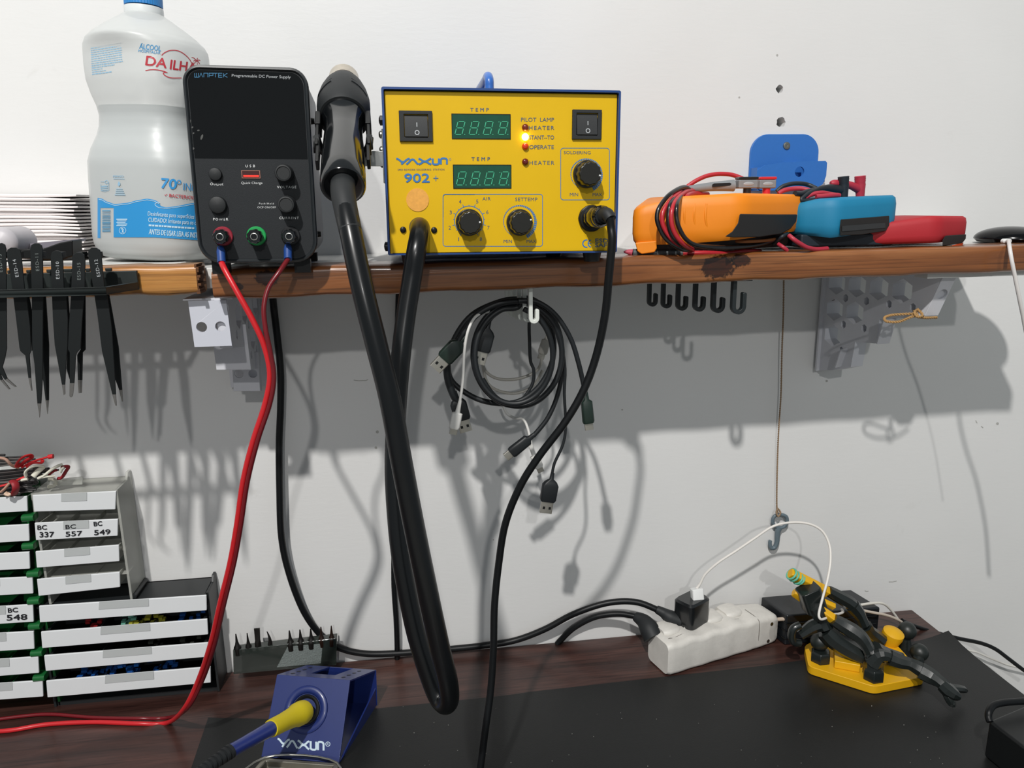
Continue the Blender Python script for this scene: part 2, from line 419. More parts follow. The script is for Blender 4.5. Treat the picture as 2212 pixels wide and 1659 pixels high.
for i in range(11):
    z = -.0225 + i * .0021; m.box((-.0045, .0006, z), (-.0012 + r.uniform(-.0018, .0008), .018, z + .0019))
sh2.part('sawn_end', m, mat('sawn_wood', '#5e3a1e', .8, var=.3, vs=500))
m = M(); m.box((-.45, .0305, -.016), (-.0215, .164, 0)); sh2.part('board', m, BRD, bevel=.001)
# ---------------------------------------------------------------- shared materials
BLK = mat('black_plastic', '#0f1011', .42, spec=.35, var=.1, vs=200)
BLKM = mat('matte_black_plastic', '#191c1e', .6, var=.08, vs=300, bump=.05, bs=1500)
BLKG = mat('glossy_black_plastic', '#0d0f11', .12, var=0, coat=.6)
RUBC = mat('black_cable', '#0c0e10', .42, spec=.3, var=.1, vs=300)
HOSE = mat('black_hose', '#0c0e10', .3, spec=.35, var=.15, vs=120, coat=.1)
WHT = mat('white_plastic', '#dcdddc', .4, var=.03)
GRY = mat('grey_plastic', '#cbccd2', .55, var=.05, bump=.04, bs=900)
STL = mat('bright_metal', '#c4c3bf', .28, metal=1, var=.1, vs=400)
STLD = mat('dull_steel', '#8a8784', .42, metal=.9, var=.15, vs=300)
REDW = mat('red_cable', '#c11f26', .35, var=.06)
SCREW = mat('zinc_screw', '#9a9a92', .35, metal=1, var=.1)
BLUP = mat('blue_paint', '#153c78', .4, var=.05, coat=.2)
YEL = mat('yellow_enamel', '#d6ac02', .5, spec=.3, var=.05, vs=30, bump=.03, bs=1500)
PBLU = mat('blue_print', '#2f6fae', .5, var=.05)
PGRY = mat('slate_print', '#4b5a68', .5, var=.05)
WPR = mat('white_print', '#d4d6d6', .5, var=0)
LABP = mat('dim_white_print', '#a9adb0', .5, var=0)

# ---------------------------------------------------------------- yellow soldering station
q = [P(*a, -.2) for a in ((820, 185), (1338, 196), (838, 553), (1333, 545))]
c0 = (q[0] + q[1] + q[2] + q[3]) / 4
SW, SH_ = .1846 * .59 / .61, .1246 * .59 / .61
st = T('soldering_station', 'yellow-fronted blue soldering station with two green displays and black knobs', 'soldering station', (c0.x, -.2, c0.z - SH_ / 2), ry=.0095)
hx = SW / 2
m = M(); m.fill([rrect(-hx, 0, hx, SH_, .0015), rrect(-hx + .0016, .0012, hx - .0016, SH_ - .0016, .001)[::-1]], Matrix.Translation((0, .078, 0)) @ XZ, .156)
m.box((-hx + .0016, .15, .0012), (hx - .0016, .1535, SH_ - .0016))
st.part('case', m, BLUP, bevel=.0003)
m = M(); m.box((-hx + .0019, .0035, .0008), (hx - .0018, .0055, SH_ - .0022)); m.box((-hx + .0019, .0035, .0008), (hx - .0018, .02, .0022))
st.part('front_panel', m, YEL, bevel=.0006, seg=3)
c3 = lambda x, y: (800 + x / 3.2536, 130 + y / 3.2536)
PV = .0035
def sp(x, y, v=PV): return st.pix(*c3(x, y), v)
# feet
for x, y in ((-.072, .012), (.072, .012), (-.072, .138), (.05, .06), (.072, .138)):
    m = M(); m.lathe([(.0062, -.0074), (.0076, 0)], Matrix.Translation((x, y, 0))); st.part('rubber_foot', m, BLK)
# handle on top, running front to back
x0 = st.pix(1057, 187, .035).x; zt = st.pix(1056, 152, .035).z
m = M(); m.tube([(x0, .035, SH_ - .002), (x0, .035, SH_ + .006), (x0, .036, zt - .007), (x0, .044, zt - .003), (x0, .06, zt - .0035), (x0, .1, zt - .0035), (x0, .113, zt - .004), (x0, .119, zt - .009), (x0, .12, SH_ - .002)], .0036, 14)
st.part('carry_handle', m, mat('handle_blue', '#2f66b5', .35, var=.04, coat=.3))
# print
LBL = []
class _L:
    def text(s, *a): d = Dc(lambda x, y: st.pix(x, y, PV - .00012), c3); d.text(*a); LBL.append(d); return d
    def stroke(s, *a): d = Dc(lambda x, y: st.pix(x, y, PV - .00012), c3); d.stroke(*a); LBL.append(d); return d
    def ring(s, *a): d = Dc(lambda x, y: st.pix(x, y, PV - .00012), c3); d.ring(*a); LBL.append(d); return d
D1 = _L(); D2 = Dc(lambda x, y: st.pix(x, y, PV - .00012), c3)
shop_logo(D2, 182, 734, 538, 732, 42, 13)
D2.ring(560, 697, 7, 1.6, 16)
D1.text('SMD REWORK SOLDERING  STATION', 192, 776, 520, 774, 12)
D2.text('902', 240, 858, 415, 858, 60, .03); D2.stroke([(442, 829), (478, 829)], 5); D2.stroke([(460, 812), (460, 848)], 5)
D1.text('TEMP', 703, 360, 832, 360, 24, .03); D1.text('TEMP', 711, 706, 840, 706, 24, .03)
D1.text('PILOT  LAMP', 1059, 431, 1291, 432, 27, .008)
for s, a, b, y in (('HEATER', 1115, 1292, 489), ('STANT--TO', 1115, 1291, 556), ('OPERATE', 1117, 1290, 624), ('HEATER', 1118, 1293, 735)): D1.text(s, a, y, b, y, 27, .012)
D1.text('SOLDERING', 1360, 660, 1548, 661, 22, .01)
D1.text('MIN', 1402, 955, 1460, 955, 22, .01); D1.text('MAX', 1563, 955, 1628, 955, 22, .01)
D1.text('AIR', 788, 985, 845, 985, 22, .01); D1.text('SETTEMP', 1018, 990, 1174, 990, 24, .01)
D1.text('MIN', 937, 1284, 995, 1284, 22, .01); D1.text('MAX', 1098, 1284, 1165, 1284, 22, .01)
D2.stroke(rrect(511, 942, 1210, 1308, 18, 5), 4.5, True); D2.stroke(rrect(1338, 618, 1680, 982, 20, 5), 4.5, True)
# dial scales
def blocks(cx, cy, r, w0, w1, n=46):
    for i in range(n):
        a = math.radians(238 - (298) * i / (n - 1)); w = w0 + (w1 - w0) * (i / (n - 1)) ** 1.6; da = math.radians(298 / (n - 1) * .37)
        ri, ro = r, r + 3 + w
        D2.poly([(cx + rr * math.cos(aa), cy - rr * math.sin(aa)) for rr, aa in ((ri, a - da), (ro, a - da), (ro, a + da), (ri, a + da))])
blocks(1045, 1134, 106, 1, 22); blocks(1512, 802, 100, 1, 26)
cx, cy = 694, 1128
D2.stroke(circ(cx, cy, 103, 40, a0=math.radians(-238), a1=math.radians(58), end=True), 5)
for i in range(15):
    a = math.radians(239 - 297 * i / 14); big = i % 2 == 0
    D2.stroke([(cx + r * math.cos(a), cy - r * math.sin(a)) for r in (102, 122 if big else 112)], 4.5)
for s, x, y in (('1', 620, 1258), ('2', 558, 1177), ('3', 565, 1070), ('4', 631, 993), ('5', 751, 993), ('6', 822, 1068), ('7', 830, 1177), ('8', 777, 1258)): D1.text(s, x - (3 if s == '1' else 8), y + 13, x + (3 if s == '1' else 8), y + 13, 26)
# conformity mark and two lines of heavy lettering
D2.stroke(circ(1519, 1289, 26, 12, a0=math.radians(75), a1=math.radians(285), end=True), 8); D2.stroke(circ(1557, 1289, 26, 12, a0=math.radians(105), a1=math.radians(255), end=True), 8)
D2.stroke([(1534, 1289), (1552, 1289)], 7)
D1.text('ESD', 1582, 1281, 1672, 1281, 26, .05); D1.text('SAFE', 1580, 1313, 1690, 1313, 26, .05)
for q in LBL: st.part('printed_label', q.m, PGRY)
p2 = st.part('dial_print', D2.m, PBLU, label='blue logo, frames and dial scales')
# round peach sticker
m = M(); a = sp(332, 982); m.cyl(a + V((0, -.0002, 0)), a + V((0, .0001, 0)), .0085, seg=32)
st.part('round_sticker', m, mat('peach_sticker', '#e0a045', .6, var=.2, vs=500))
# displays
GL = mat('green_display', '#1a4b38', .14, var=.25, vs=60, coat=.5); SEG = mat('display_segment', '#43b38a', .4, var=0, emit='#2f9470', es=.03)
for bx in ((573, 380, 985, 553), (583, 735, 990, 902)):
    a = sp(bx[0], bx[3]); b = sp(bx[2], bx[1])
    m = M(); m.fill([[(a.x, a.z), (b.x, a.z), (b.x, b.z), (a.x, b.z)], [(a.x + .0005, a.z + .0005), (a.x + .0005, b.z - .0005), (b.x - .0005, b.z - .0005), (b.x - .0005, a.z + .0005)]], Matrix.Translation((0, PV - .0001, 0)) @ XZ, .0006)
    f = st.part('display_window', m, BLK)
    m = M(); m.box((a.x + .0004, PV - .00025, a.z + .0004), (b.x - .0004, PV - .00005, b.z - .0004)); st.part('display_glass', m, GL, par=f)
    d = Dc(lambda x, y: st.pix(x, y, PV - .0004), c3); u = (bx[2] - bx[0]) / 412
    for k in range(4):
        X = bx[0] + (32 + 99 * k) * u + (6 if k == 3 else 0); Yt = bx[1] + 50; Hh = 46; Wd = 50
        def s(x1, y1, x2, y2): d.stroke([(X + x1 * Wd + (1 - y1) * 11, Yt + y1 * Hh), (X + x2 * Wd + (1 - y2) * 11, Yt + y2 * Hh)], 5)
        for g in ((.12, 0, .88, 0), (.12, 1, .88, 1), (.12, 2, .88, 2), (0, .1, 0, .9), (1, .1, 1, .9), (0, 1.1, 0, 1.9), (1, 1.1, 1, 1.9)): s(*g)
        d.dot(X + 58, Yt + 2 * Hh, 3.6, 8)
        if k == 3: d.dot(X - 4, Yt + 4, 3.4, 8)
    st.part('digits', d.m, SEG, par=f)
# rocker switches
for bx in ((207, 358, 433, 572), (1415, 350, 1624, 557)):
    a = sp(bx[0], bx[3]); b = sp(bx[2], bx[1]); w = b.x - a.x; h = b.z - a.z
    m = M(); m.fill([[(a.x, a.z), (b.x, a.z), (b.x, b.z), (a.x, b.z)], [(a.x + w * .15, a.z + h * .14), (a.x + w * .15, b.z - h * .12), (b.x - w * .13, b.z - h * .12), (b.x - w * .13, a.z + h * .14)]], Matrix.Translation((0, PV - .0009, 0)) @ XZ, .002)
    s_ = st.part('rocker_switch', m, BLKM, bevel=.0004)
    xa, xb, za, zb = a.x + w * .16, b.x - w * .14, a.z + h * .15, b.z - h * .13; zm = zb - (zb - za) * .28
    m = M(); m.prism([(PV + .001, za), (PV - .0026, za), (PV - .0014, zm), (PV - .0002, zb), (PV + .001, zb)], xa, xb, YZ); r_ = st.part('rocker', m, BLKM, par=s_, bevel=.0003)
    mx = (xa + xb) / 2 + w * .02; yf = lambda z: PV - .0026 + (z - za) / (zm - za) * .0012 - .00015
    d = Dc(lambda x, z: V((x, yf(z), z))); d.stroke([(mx, zm - h * .05), (mx, zm - h * .19)], .0006); d.ring(mx, za + h * .14, h * .068, .0006)
    st.part('switch_marks', d.m, LABP, par=s_)
# knobs
def knob(x, y, r, px, py):
    a = sp(x, y); mx = axes(a, (0, -1, 0))
    m = M(); m.lathe([(r, 0), (r, .003), (r * .97, .0036)], mx, 40)
    m.lathe([(r * .86, .0034), (r * .84, .0125), (r * .80, .0138), (r * .74, .0143)], mx, 72, scal=.035, ns=12)
    k = st.part('control_knob', m, mat('knob_black', '#1a1914', .33, var=.1, coat=.2) if 'knob_black' not in bpy.data.materials else bpy.data.materials['knob_black'], bevel=.0003)
    t = st.pix(*c3(px, py), PV - .0144); dr = (t - V((a.x, t.y, a.z))).normalized(); c = V((a.x, t.y, a.z)) + dr * r * .70
    m = M(); m.tube([c - dr * .0006, c + dr * .0006], .0007, 10); st.part('pointer_dot', m, WHT, par=k)
knob(692, 1140, .0101, 765, 1140); knob(1046, 1140, .0101, 1120, 1125); knob(1516, 802, .0105, 1598, 808)
# pilot lamps
for y, c, e in ((473, '#6d2410', 0), (540, '#ffb020', 1), (606, '#c8330c', 0), (715, '#5c130c', 0)):
    a = sp(1088, y); m = M(); m.lathe([(.0026, 0), (.0026, .0008), (.0022, .0020), (.0012, .0027), (1e-6, .0029)], axes(a, (0, -1, 0)), 24)
    st.part('pilot_lamp', m, mat('lamp_lit', '#ffcf60', .3, var=0, emit='#ffd27a', es=14) if e else mat('lamp_red', c, .15, var=0, coat=.6, emit=c, es=.12), label='glowing yellow lamp' if e else 'unlit dark red lamp with a faint added glow')  # unlit lamps carry a faint glow added in their own red
# screws beside the hose, hose grommet
for x, y in ((230, 1192), (448, 1195)):
    a = sp(x, y); m = M(); m.lathe([(.0024, 0), (.0022, .0009), (.0012, .0016), (1e-6, .0017)], axes(a, (0, -1, 0)), 20); m.box((a.x - .0017, a.y - .00185, a.z - .0002), (a.x + .0017, a.y - .0016, a.z + .0002)); m.box((a.x - .0002, a.y - .00186, a.z - .0017), (a.x + .0002, a.y - .0016, a.z + .0017))
    st.part('screw', m, BLK)
a = sp(345, 1178); m = M(); m.lathe([(.0079, 0), (.0079, .0006), (.0066, .0006)], axes(a, (0, -1, 0)), 32); st.part('hose_grommet', m, mat('grommet', '#6d5a20', .6))
# socket
a = sp(1550, 1112); m = M(); m.lathe([(.0102, 0), (.0102, .0025), (.0094, .003), (.0094, .0045), (.0088, .0046)], axes(a, (0, -1, 0)), 40, scal=.012, ns=10); st.part('socket', m, BLK, bevel=.0002)
# side bracket carrying the hot air gun
m = M(); yb = .004
z0 = st.pix(815, 360, .012).z; z1 = st.pix(815, 327, .012).z; xg = st.pix(797, 340, .012).x
m.box((xg - .004, .006, z0), (-hx - .0004, .0075, z1)); m.box((-hx - .0012, .006, z0 - .012), (-hx - .0002, .03, z1 + .016))
br = st.part('side_bracket', m, STL, bevel=.0003)
for z in (z1 + .012, z1 + .001, z0 + .002):
    m = M(); m.lathe([(.0028, 0), (.0028, .0012), (.0016, .0022), (1e-6, .0023)], axes((-hx - .0012, .012, z), (-1, 0, 0)), 16); st.part('bolt', m, SCREW, par=br)
m = M(); m.lathe([(.0036, 0), (.0036, .002), (.002, .0028), (1e-6, .003)], axes((-hx, .012, z1 + .022), (-1, 0, 0)), 8); st.part('hex_bolt', m, BLK)
m = M(); m.lathe([(.0036, 0), (.0036, .002), (.002, .0028), (1e-6, .003)], axes((-hx, .014, .006), (-1, 0, 0)), 16); st.part('hex_bolt', m, BLK)

# ---------------------------------------------------------------- plug, boot and cord of the soldering iron
def cpts(l): return [(PZ(a[1], a[2], a[3]) if a[0] == 'z' else P(*a)) for a in l]
CYL = lambda x, y, v: st.mx @ st.pix(*c3(x, y), v)
so = T('soldering_iron_cable', 'black cord with round plug hanging from the right socket of the yellow station', 'cord', CYL(1552, 1112, -.005))
A = CYL(1556, 1110, -.001); Bp = CYL(1618, 1098, -.022)
fr = axes(A, Bp - A)
L_ = (Bp - A).length
m = M(); m.lathe([(.0076, 0), (.0078, .006), (.0072, .0065), (.0080, .008), (.0082, L_ - .001), (.0076, L_)], fr, 36, scal=.02, ns=9)
m.lathe([(.0074, L_ - .002), (.0080, L_ + .001), (.0078, L_ + .004), (.006, L_ + .0065)], fr, 36)
so.part('plug', M().add([so.inv @ v for v in m.v], m.f), BLKG)
C2 = CYL(1665, 1085, -.032)
m = M(); p = [Bp, Bp.lerp(C2, .5), C2, CYL(1690, 1120, -.036)]; m.tube([so.L(x) for x in p], [.0062, .0058, .0050, .0042], 16, 8); so.part('boot', m, BLKM)
pts = [CYL(1684, 1105, -.036), CYL(1692, 1180, -.036), P(1322, 522, -.238), P(1315, 600, -.236), P(1307, 680, -.232), P(1289, 765, -.228), P(1262, 840, -.228), P(1222, 910, -.228), P(1165, 985, -.226), P(1124, 1050, -.224), P(1092, 1130, -.222), P(1077, 1220, -.222), P(1068, 1310, -.226), P(1066, 1400, -.232), P(1060, 1490, -.238), P(1048, 1580, -.246), P(1036, 1670, -.252), P(1020, 1760, -.256)]
m = M(); m.tube([so.L(x) for x in pts], [.0031, .0031, .003, .0029], 14, 8); so.part('cord', m, RUBC)

# ---------------------------------------------------------------- hot air gun with its hose
g0 = P(741, 403, -.262); g1 = P(743, 168, -.135); ax = (g1 - g0); GL_ = ax.length
gun = T('hot_air_gun', 'black hot air gun with steel nozzle hanging left of the yellow station', 'hot air gun', g0)
gm = axes((0, 0, 0), ax)
def R(px, y): return px * (y + .79) / FPX
m = M(); k = GL_
m.lathe([(.0085, .0015), (.0118, 0), (.0140, .0), (.0150, .0015), (.0150, k * .10), (.0146, k * .25), (.0136, k * .42), (.0134, k * .5), (.015, k * .56), (.0178, k * .60)], gm, 48)
gun.part('handle', m, BLKG)
m = M(); m.lathe([(.0176, k * .575), (.0192, k * .60), (.0197, k * .67), (.0196, k * .73), (.018, k * .80), (.0155, k * .865), (.0125, k * .905), (.0118, k * .92)], gm, 48)
gun.part('collar', m, BLKM)
for sx in (-1, 1):
    for j in range(3):
        t = k * (.72 + .035 * j); rr = .0197 - max(0, j - .2) * .0012; a0 = math.radians(-90 + sx * (36 + 5 * j))
        pts = []
        for i in range(7):
            a = math.radians(-90) + sx * math.radians(22 + 7 * i); z = t - i * .0008
            pts.append(gm @ V((math.cos(a) * rr * 1.0, -math.sin(a) * rr * -1.0, z)))
        m = M(); m.tube(pts, .00055, 6, 2); gun.part('vent_slot', m, BLKG)
m = M(); m.lathe([(.0112, k * .90), (.0112, k * .94), (.0106, k * .955)], gm, 40); gun.part('nozzle_base', m, STLD)
m = M(); m.lathe([(.0114, k * .935), (.0116, k * .995), (.0110, k * 1.0), (.0092, k * 1.0), (.0092, k * .94)], gm, 40); gun.part('nozzle', m, mat('worn_steel', '#c9c1b4', .34, metal=.85, var=.15, vs=300))
# hose: down in front of the shelf, a tight turn low over the desk, back up into the panel
hs = [g0 - ax.normalized() * .0 + V((0, .004, .004)), P(742, 425, -.275), P(757, 500, -.292), P(782, 620, -.305), P(812, 740, -.312), P(842, 860, -.316), P(866, 990, -.318), P(893, 1130, -.320), P(920, 1260, -.322), P(948, 1390, -.322), P(967, 1470, -.320), P(970, 1512, -.312), P(958, 1520, -.300), P(938, 1488, -.292), P(905, 1390, -.286), P(884, 1300, -.281), P(866, 1200, -.276), P(856, 1100, -.270), P(852, 1000, -.264), P(857, 880, -.256), P(866, 770, -.250), P(877, 680, -.243), P(890, 600, -.238), P(899, 545, -.236), P(905, 512, -.228), st.mx @ sp(350, 1180, -.015), st.mx @ sp(345, 1179, .0036)]
m = M(); m.tube([gun.L(x) for x in hs], .0071, 22, 8); gun.part('hose', m, HOSE)
m = M(); m.tube([gun.L(x) for x in hs[:3]], [.0082, .0079, .0072], 22, 8); gun.part('strain_relief', m, BLKM)
# cradle forks either side of the gun
cr = T('gun_cradle', 'black forked cradle gripping the hot air gun beside the yellow station', 'cradle', g0)
for sx in (-1, 1):
    def bx(x0, x1, y0, y1, z0, z1, tw=0):
        a, b = sx * x0, sx * x1; q = [(a, y0, z0), (b, y0, z0), (b, y1, z0), (a, y1, z0), (a, y0, z1), (b, y0, z1), (b, y1, z1), (a, y1, z1)]
        return [gm @ V(t) for t in q]
    m = M(); m.hexa(bx(.0158, .0198, -.0060, .0060, k * .47, k * .585)); m.hexa(bx(.0168, .0192, -.0052, .0052, k * .30, k * .47)); m.hexa(bx(.0160, .0184, -.0040, .0040, k * .17, k * .30))
    f = cr.part('fork', m, BLK, bevel=.0006)
    m = M(); m.cyl(gm @ V((sx * .0165, 0, k * .36)), gm @ V((sx * .0205, 0, k * .36)), .0058, .0050, 24); cr.part('pivot', m, BLKM, par=f)
m = M(); pts = [gm @ V((.0185 * math.cos(a), .0185 * math.sin(a), k * .40)) for a in [math.radians(x) for x in range(0, 181, 20)]]
pts = [p + (gm.to_3x3() @ V((0, 0, 0))) for p in pts]; m.tube(pts, .0028, 10, 3); cr.part('back_strap', m, BLK)
# ---------------------------------------------------------------- black bench power supply
PY = -.195
pl = P(409, 355, PY); pr_ = P(672, 350, PY); pt = P(525, 142, PY); pb = P(560, 568, PY)
PW = (pr_ - pl).length; PH = pt.z - pb.z
ps = T('power_supply', 'black bench power supply with blank screen and blue-tipped red leads', 'power supply', ((pl.x + pr_.x) / 2, PY, pb.z), rz=.05, ry=.012)
def outl(w, h, r1, r2, n=8, z0=0):
    o = []
    for cx, cz, a, r in ((w - r1, h - r1, 0, r1), (-w + r1, h - r1, 90, r1), (-w + r2, z0 + r2, 180, r2), (w - r2, z0 + r2, 270, r2)):
        o += [(cx + r * math.cos(math.radians(a + 90 * i / n)), cz + r * math.sin(math.radians(a + 90 * i / n))) for i in range(n + 1)]
    return o
w2 = PW / 2
m = M(); m.prism(outl(w2 - .0012, PH - .001, .0115, .0155, z0=.001), .006, .118, XZ); case = ps.part('case', m, mat('power_supply_case', '#77797b', .5, var=.1, vs=150, metal=.3))
for z in (.105, .085, .02):
    m = M(); y = .012 if z != .085 else .03; m.cyl((w2 - .0015, y + .02, z), (w2 + .0014, y + .02, z), .0026, .0022, 16); ps.part('side_screw', m, BLK)
m = M(); vs = []; n = 36
def ringsec(s, y, k): return [(a, y, b) for a, b in outl(w2 - s, PH - s, max(.0122 - s, .002), max(.0165 - s, .002), z0=s)]
secs = [ringsec(0, .0085, 0), ringsec(0, .0015, 0), ringsec(.0006, .0003, 0), ringsec(.0018, 0, 0), ringsec(.0026, .0008, 0), ringsec(.0030, .0016, 0)]
k = len(secs[0]); vs = [v for s in secs for v in s]; fs = []
for j in range(len(secs) - 1):
    for i in range(k): i2 = (i + 1) % k; fs.append((j * k + i, j * k + i2, (j + 1) * k + i2, (j + 1) * k + i))
fs.append(tuple(range(k))); fs.append(tuple(range((len(secs) - 1) * k, len(secs) * k)))
m.add(vs, fs); bz = ps.part('front_bezel', m, mat('bezel_black', '#202427', .4, var=.06))
FV = .0014
zs = ps.pix(540, 344, FV).z
m = M(); o = [(x, z) for x, z in outl(w2 - .0034, PH - .0034, .009, .012, z0=.0034)]
m.prism([(x, min(z, zs)) for x, z in o if True], FV, FV + .001, XZ); ps.part('control_panel', m, mat('panel_texture', '#202326', .6, spec=.3, var=.15, vs=900, bump=.15, bs=2500))
m = M(); o2 = [(x, max(z, zs + .0004)) for x, z in o]; m.prism(o2, FV - .0001, FV + .001, XZ)
ps.part('screen', m, mat('dark_glass', '#090a0b', .08, var=0, spec=.45))
c4 = lambda x, y: (380 + x / 5.722, 130 + y / 5.722); c5 = lambda x, y: (400 + x / 6.38, 340 + y / 6.38)
def pp(c, x, y, v=FV): return ps.pix(*c(x, y), v)
d = Dc(lambda x, y: ps.pix(x, y, FV - .0002), c4)
# logo of squared letters
def q_(u, v): return (232 + (636 - 232) * u, 210 + 2 * u - 50 * v)
for s in ([(0, 1), (0, 0), (.12, 0), (.12, 1)], [(.06, 1), (.06, 0)], [(.145, 0), (.195, 1), (.245, 0)], [(.28, 0), (.28, 1), (.40, 1), (.40, 0)], [(.44, 0), (.44, 1), (.56, 1), (.56, .45), (.44, .45)], [(.57, 1), (.70, 1)], [(.635, 1), (.635, 0)], [(.84, 1), (.73, 1), (.73, 0), (.84, 0)], [(.73, .5), (.83, .5)], [(.88, 1), (.88, 0)], [(1, 1), (.89, .5), (1, 0)]): d.stroke([q_(*a) for a in s], 7)
ps.part('logo', d.m, mat('dim_blue_print', '#2b6f96', .5, var=0), label='dim blue maker lettering')
d = Dc(lambda x, y: ps.pix(x, y, FV - .0002), c4); d.text('Programmable DC Power Supply', 690, 205, 1418, 226, 34)
ps.part('heading', d.m, LABP)
for t, x0, y0, x1, y1, h, b in (('USB', 832, 136, 962, 136, 34, .02), ('Quick Charge', 772, 368, 1065, 368, 32, 0), ('Output', 345, 382, 525, 385, 34, .01), ('VOLTAGE', 1268, 425, 1530, 425, 32, .02), ('Push/Hold', 1018, 648, 1222, 648, 24, 0), ('OCP ON/OFF', 996, 702, 1250, 702, 26, 0), ('POWER', 385, 868, 592, 868, 32, .02), ('CURRENT', 1298, 850, 1566, 850, 32, .02)):
    d = Dc(lambda x, y: ps.pix(x, y, FV - .0002), c5); d.text(t, x0, y0, x1, y1, h, b); ps.part('printed_label', d.m, WPR)
# water spots on the glass
d = Dc(lambda x, y: ps.pix(x, y, FV - .0002), c4)
for x, y, rx, ry in ((165, 765, 22, 32), (203, 830, 12, 12), (278, 868, 16, 9), (218, 902, 10, 10), (320, 950, 14, 34), (185, 1050, 16, 40), (210, 1095, 18, 18), (160, 830, 10, 30)): d.poly([(x + (a * 1.0) + (b - y) * -.3, b) for a, b in [(p[0] - 0, p[1]) for p in circ(0, y, rx, 10, ry)]])
ps.part('dried_drops', d.m, mat('dried_drop', '#4c4d4b', .5, var=.2))
# buttons
for x, y, r, l in ((420, 232, 80, .0035), (458, 655, 108, .0055)):
    a = pp(c5, x, y); R_ = r / 6.38 * .595 / FPX; m = M(); m.lathe([(R_, 0), (R_, l * .6), (R_ * .93, l * .82), (R_ * .6, l * .97), (1e-6, l)], axes(a, (0, -1, 0)), 36); ps.part('push_button', m, BLKM)
for x, y in ((1375, 225), (1412, 650)):
    a = pp(c5, x, y); mx = axes(a, (0, -1, 0)); m = M(); m.lathe([(.0066, 0), (.0064, .008), (.0060, .0125), (.0056, .0132), (.0047, .0134), (.0044, .0128), (1e-6, .0128)], mx, 40); ps.part('rotary_knob', m, BLKM)
# usb port
a = pp(c5, 782, 290); b = pp(c5, 1032, 180)
m = M(); t = .0005; m.fill([[(a.x, a.z), (b.x, a.z), (b.x, b.z), (a.x, b.z)], [(a.x + t, a.z + t), (a.x + t, b.z - t), (b.x - t, b.z - t), (b.x - t, a.z + t)]], Matrix.Translation((0, FV - .0002, 0)) @ XZ, .0008)
u = ps.part('usb_port', m, mat('port_metal', '#c98f7d', .3, metal=.8))
m = M(); m.box((a.x + t, FV - .0003, a.z + t), (b.x - t, FV - .0001, b.z - t)); ps.part('port_opening', m, mat('port_dark', '#3a0707', .4, var=0), par=u)
m = M(); m.box((a.x + .0012, FV - .0006, a.z + .0010), (b.x - .0010, FV - .0003, a.z + .0024)); ps.part('port_tongue', m, mat('port_red', '#e8382b', .4, var=0, emit='#e8382b', es=.15), par=u)
# binding posts
for x, y, c in ((525, 1085, '#8f2535'), (985, 1082, '#1f9a4f'), (1455, 1080, '#17181a')):
    a = pp(c5, x, y); mx = axes(a, (0, -1, 0)); m = M(); m.lathe([(.0070, 0), (.0070, .0016), (.0064, .0022)], mx, 36)
    f = ps.part('binding_post', m, mat('post_' + c[1:], c, .4), label={'#8f2535': 'red ring', '#1f9a4f': 'green ring', '#17181a': 'black ring'}[c])
    m = M(); m.lathe([(.0050, .002), (.0050, .0145), (.0045, .0152), (.0030, .0153), (.0028, .0125)], mx, 72, scal=.05, ns=9); ps.part('post_cap', m, BLKG, par=f)
    m = M(); m.lathe([(.0027, .0124), (.0027, .0148), (.0021, .0149), (.0020, .0124)], mx, 24); ps.part('post_sleeve', m, STL, par=f)
for x, y in ((-.03, .01), (.03, .01), (-.03, .1), (.03, .1)):
    m = M(); m.box((x - .006, y, -.0085 + (.003 if y > .05 else 0)), (x + .006, y + .012, .0015)); ps.part('rubber_foot', m, BLK)

# red leads from the two outer posts down to the desk
def F5(x, y, v): return ps.mx @ ps.pix(*c5(x, y), v)
def lead(name, label, top, pts, r, mt, fer=True):
    t = T(name, label, 'cable', top[0])
    if fer:
        m = M(); a, b = t.L(top[0]), t.L(top[1]); m.tube([a, a.lerp(b, .5), b], [.0022, .0031, .0030, .0030], 16, 6)
        t.part('crimp_sleeve', m, mat('blue_sleeve', '#1b3f80', .45, var=.2, vs=300) if 'blue_sleeve' not in bpy.data.materials else bpy.data.materials['blue_sleeve'], label='blue crimp sleeve')
    m = M(); m.tube([t.L(x) for x in [top[1]] + pts], r, 12, 8); t.part('wire', m, mt); return t
def W(l): return [(P(*a) if a[2] < .5 else PZ(*a)) for a in l]
zd = DZ + .0025
lead('power_lead', 'thick red lead with blue crimp sleeve from the left post of the power supply', (F5(488, 1235, -.003), F5(503, 1450, -.010)),
     W([(487, 585, -.212), (512, 630, -.218), (545, 690, -.220), (571, 748, -.220), (583, 810, -.219), (572, 875, -.217), (546, 955, -.214), (525, 1040, -.210), (512, 1130, -.205), (497, 1215, -.198), (476, 1300, -.188), (455, 1390, -.17), (428, 1470, -.145), (398, 1530, -.13), (362, 1561, zd), (300, 1563, zd), (200, 1560, zd), (100, 1565, zd), (20, 1578, zd), (-60, 1582, zd)]), .0022, REDW)
lead('power_lead', 'thinner dark red lead with blue crimp sleeve from the right post of the power supply', (F5(1415, 1210, -.003), F5(1417, 1405, -.010)),
     W([(603, 588, -.212), (580, 622, -.216), (570, 665, -.220), (574, 712, -.222), (584, 760, -.2225), (592, 815, -.221), (583, 873, -.219), (557, 952, -.216), (535, 1040, -.212), (521, 1132, -.207), (506, 1216, -.200), (485, 1302, -.190), (464, 1392, -.172), (437, 1471, -.147), (404, 1531, -.131), (364, 1550, zd + .001), (300, 1552, zd + .002), (200, 1550, zd), (110, 1543, zd), (40, 1548, zd), (-60, 1562, zd)]), .0018, mat('dark_red_cable', '#6a121a', .3, var=.1))

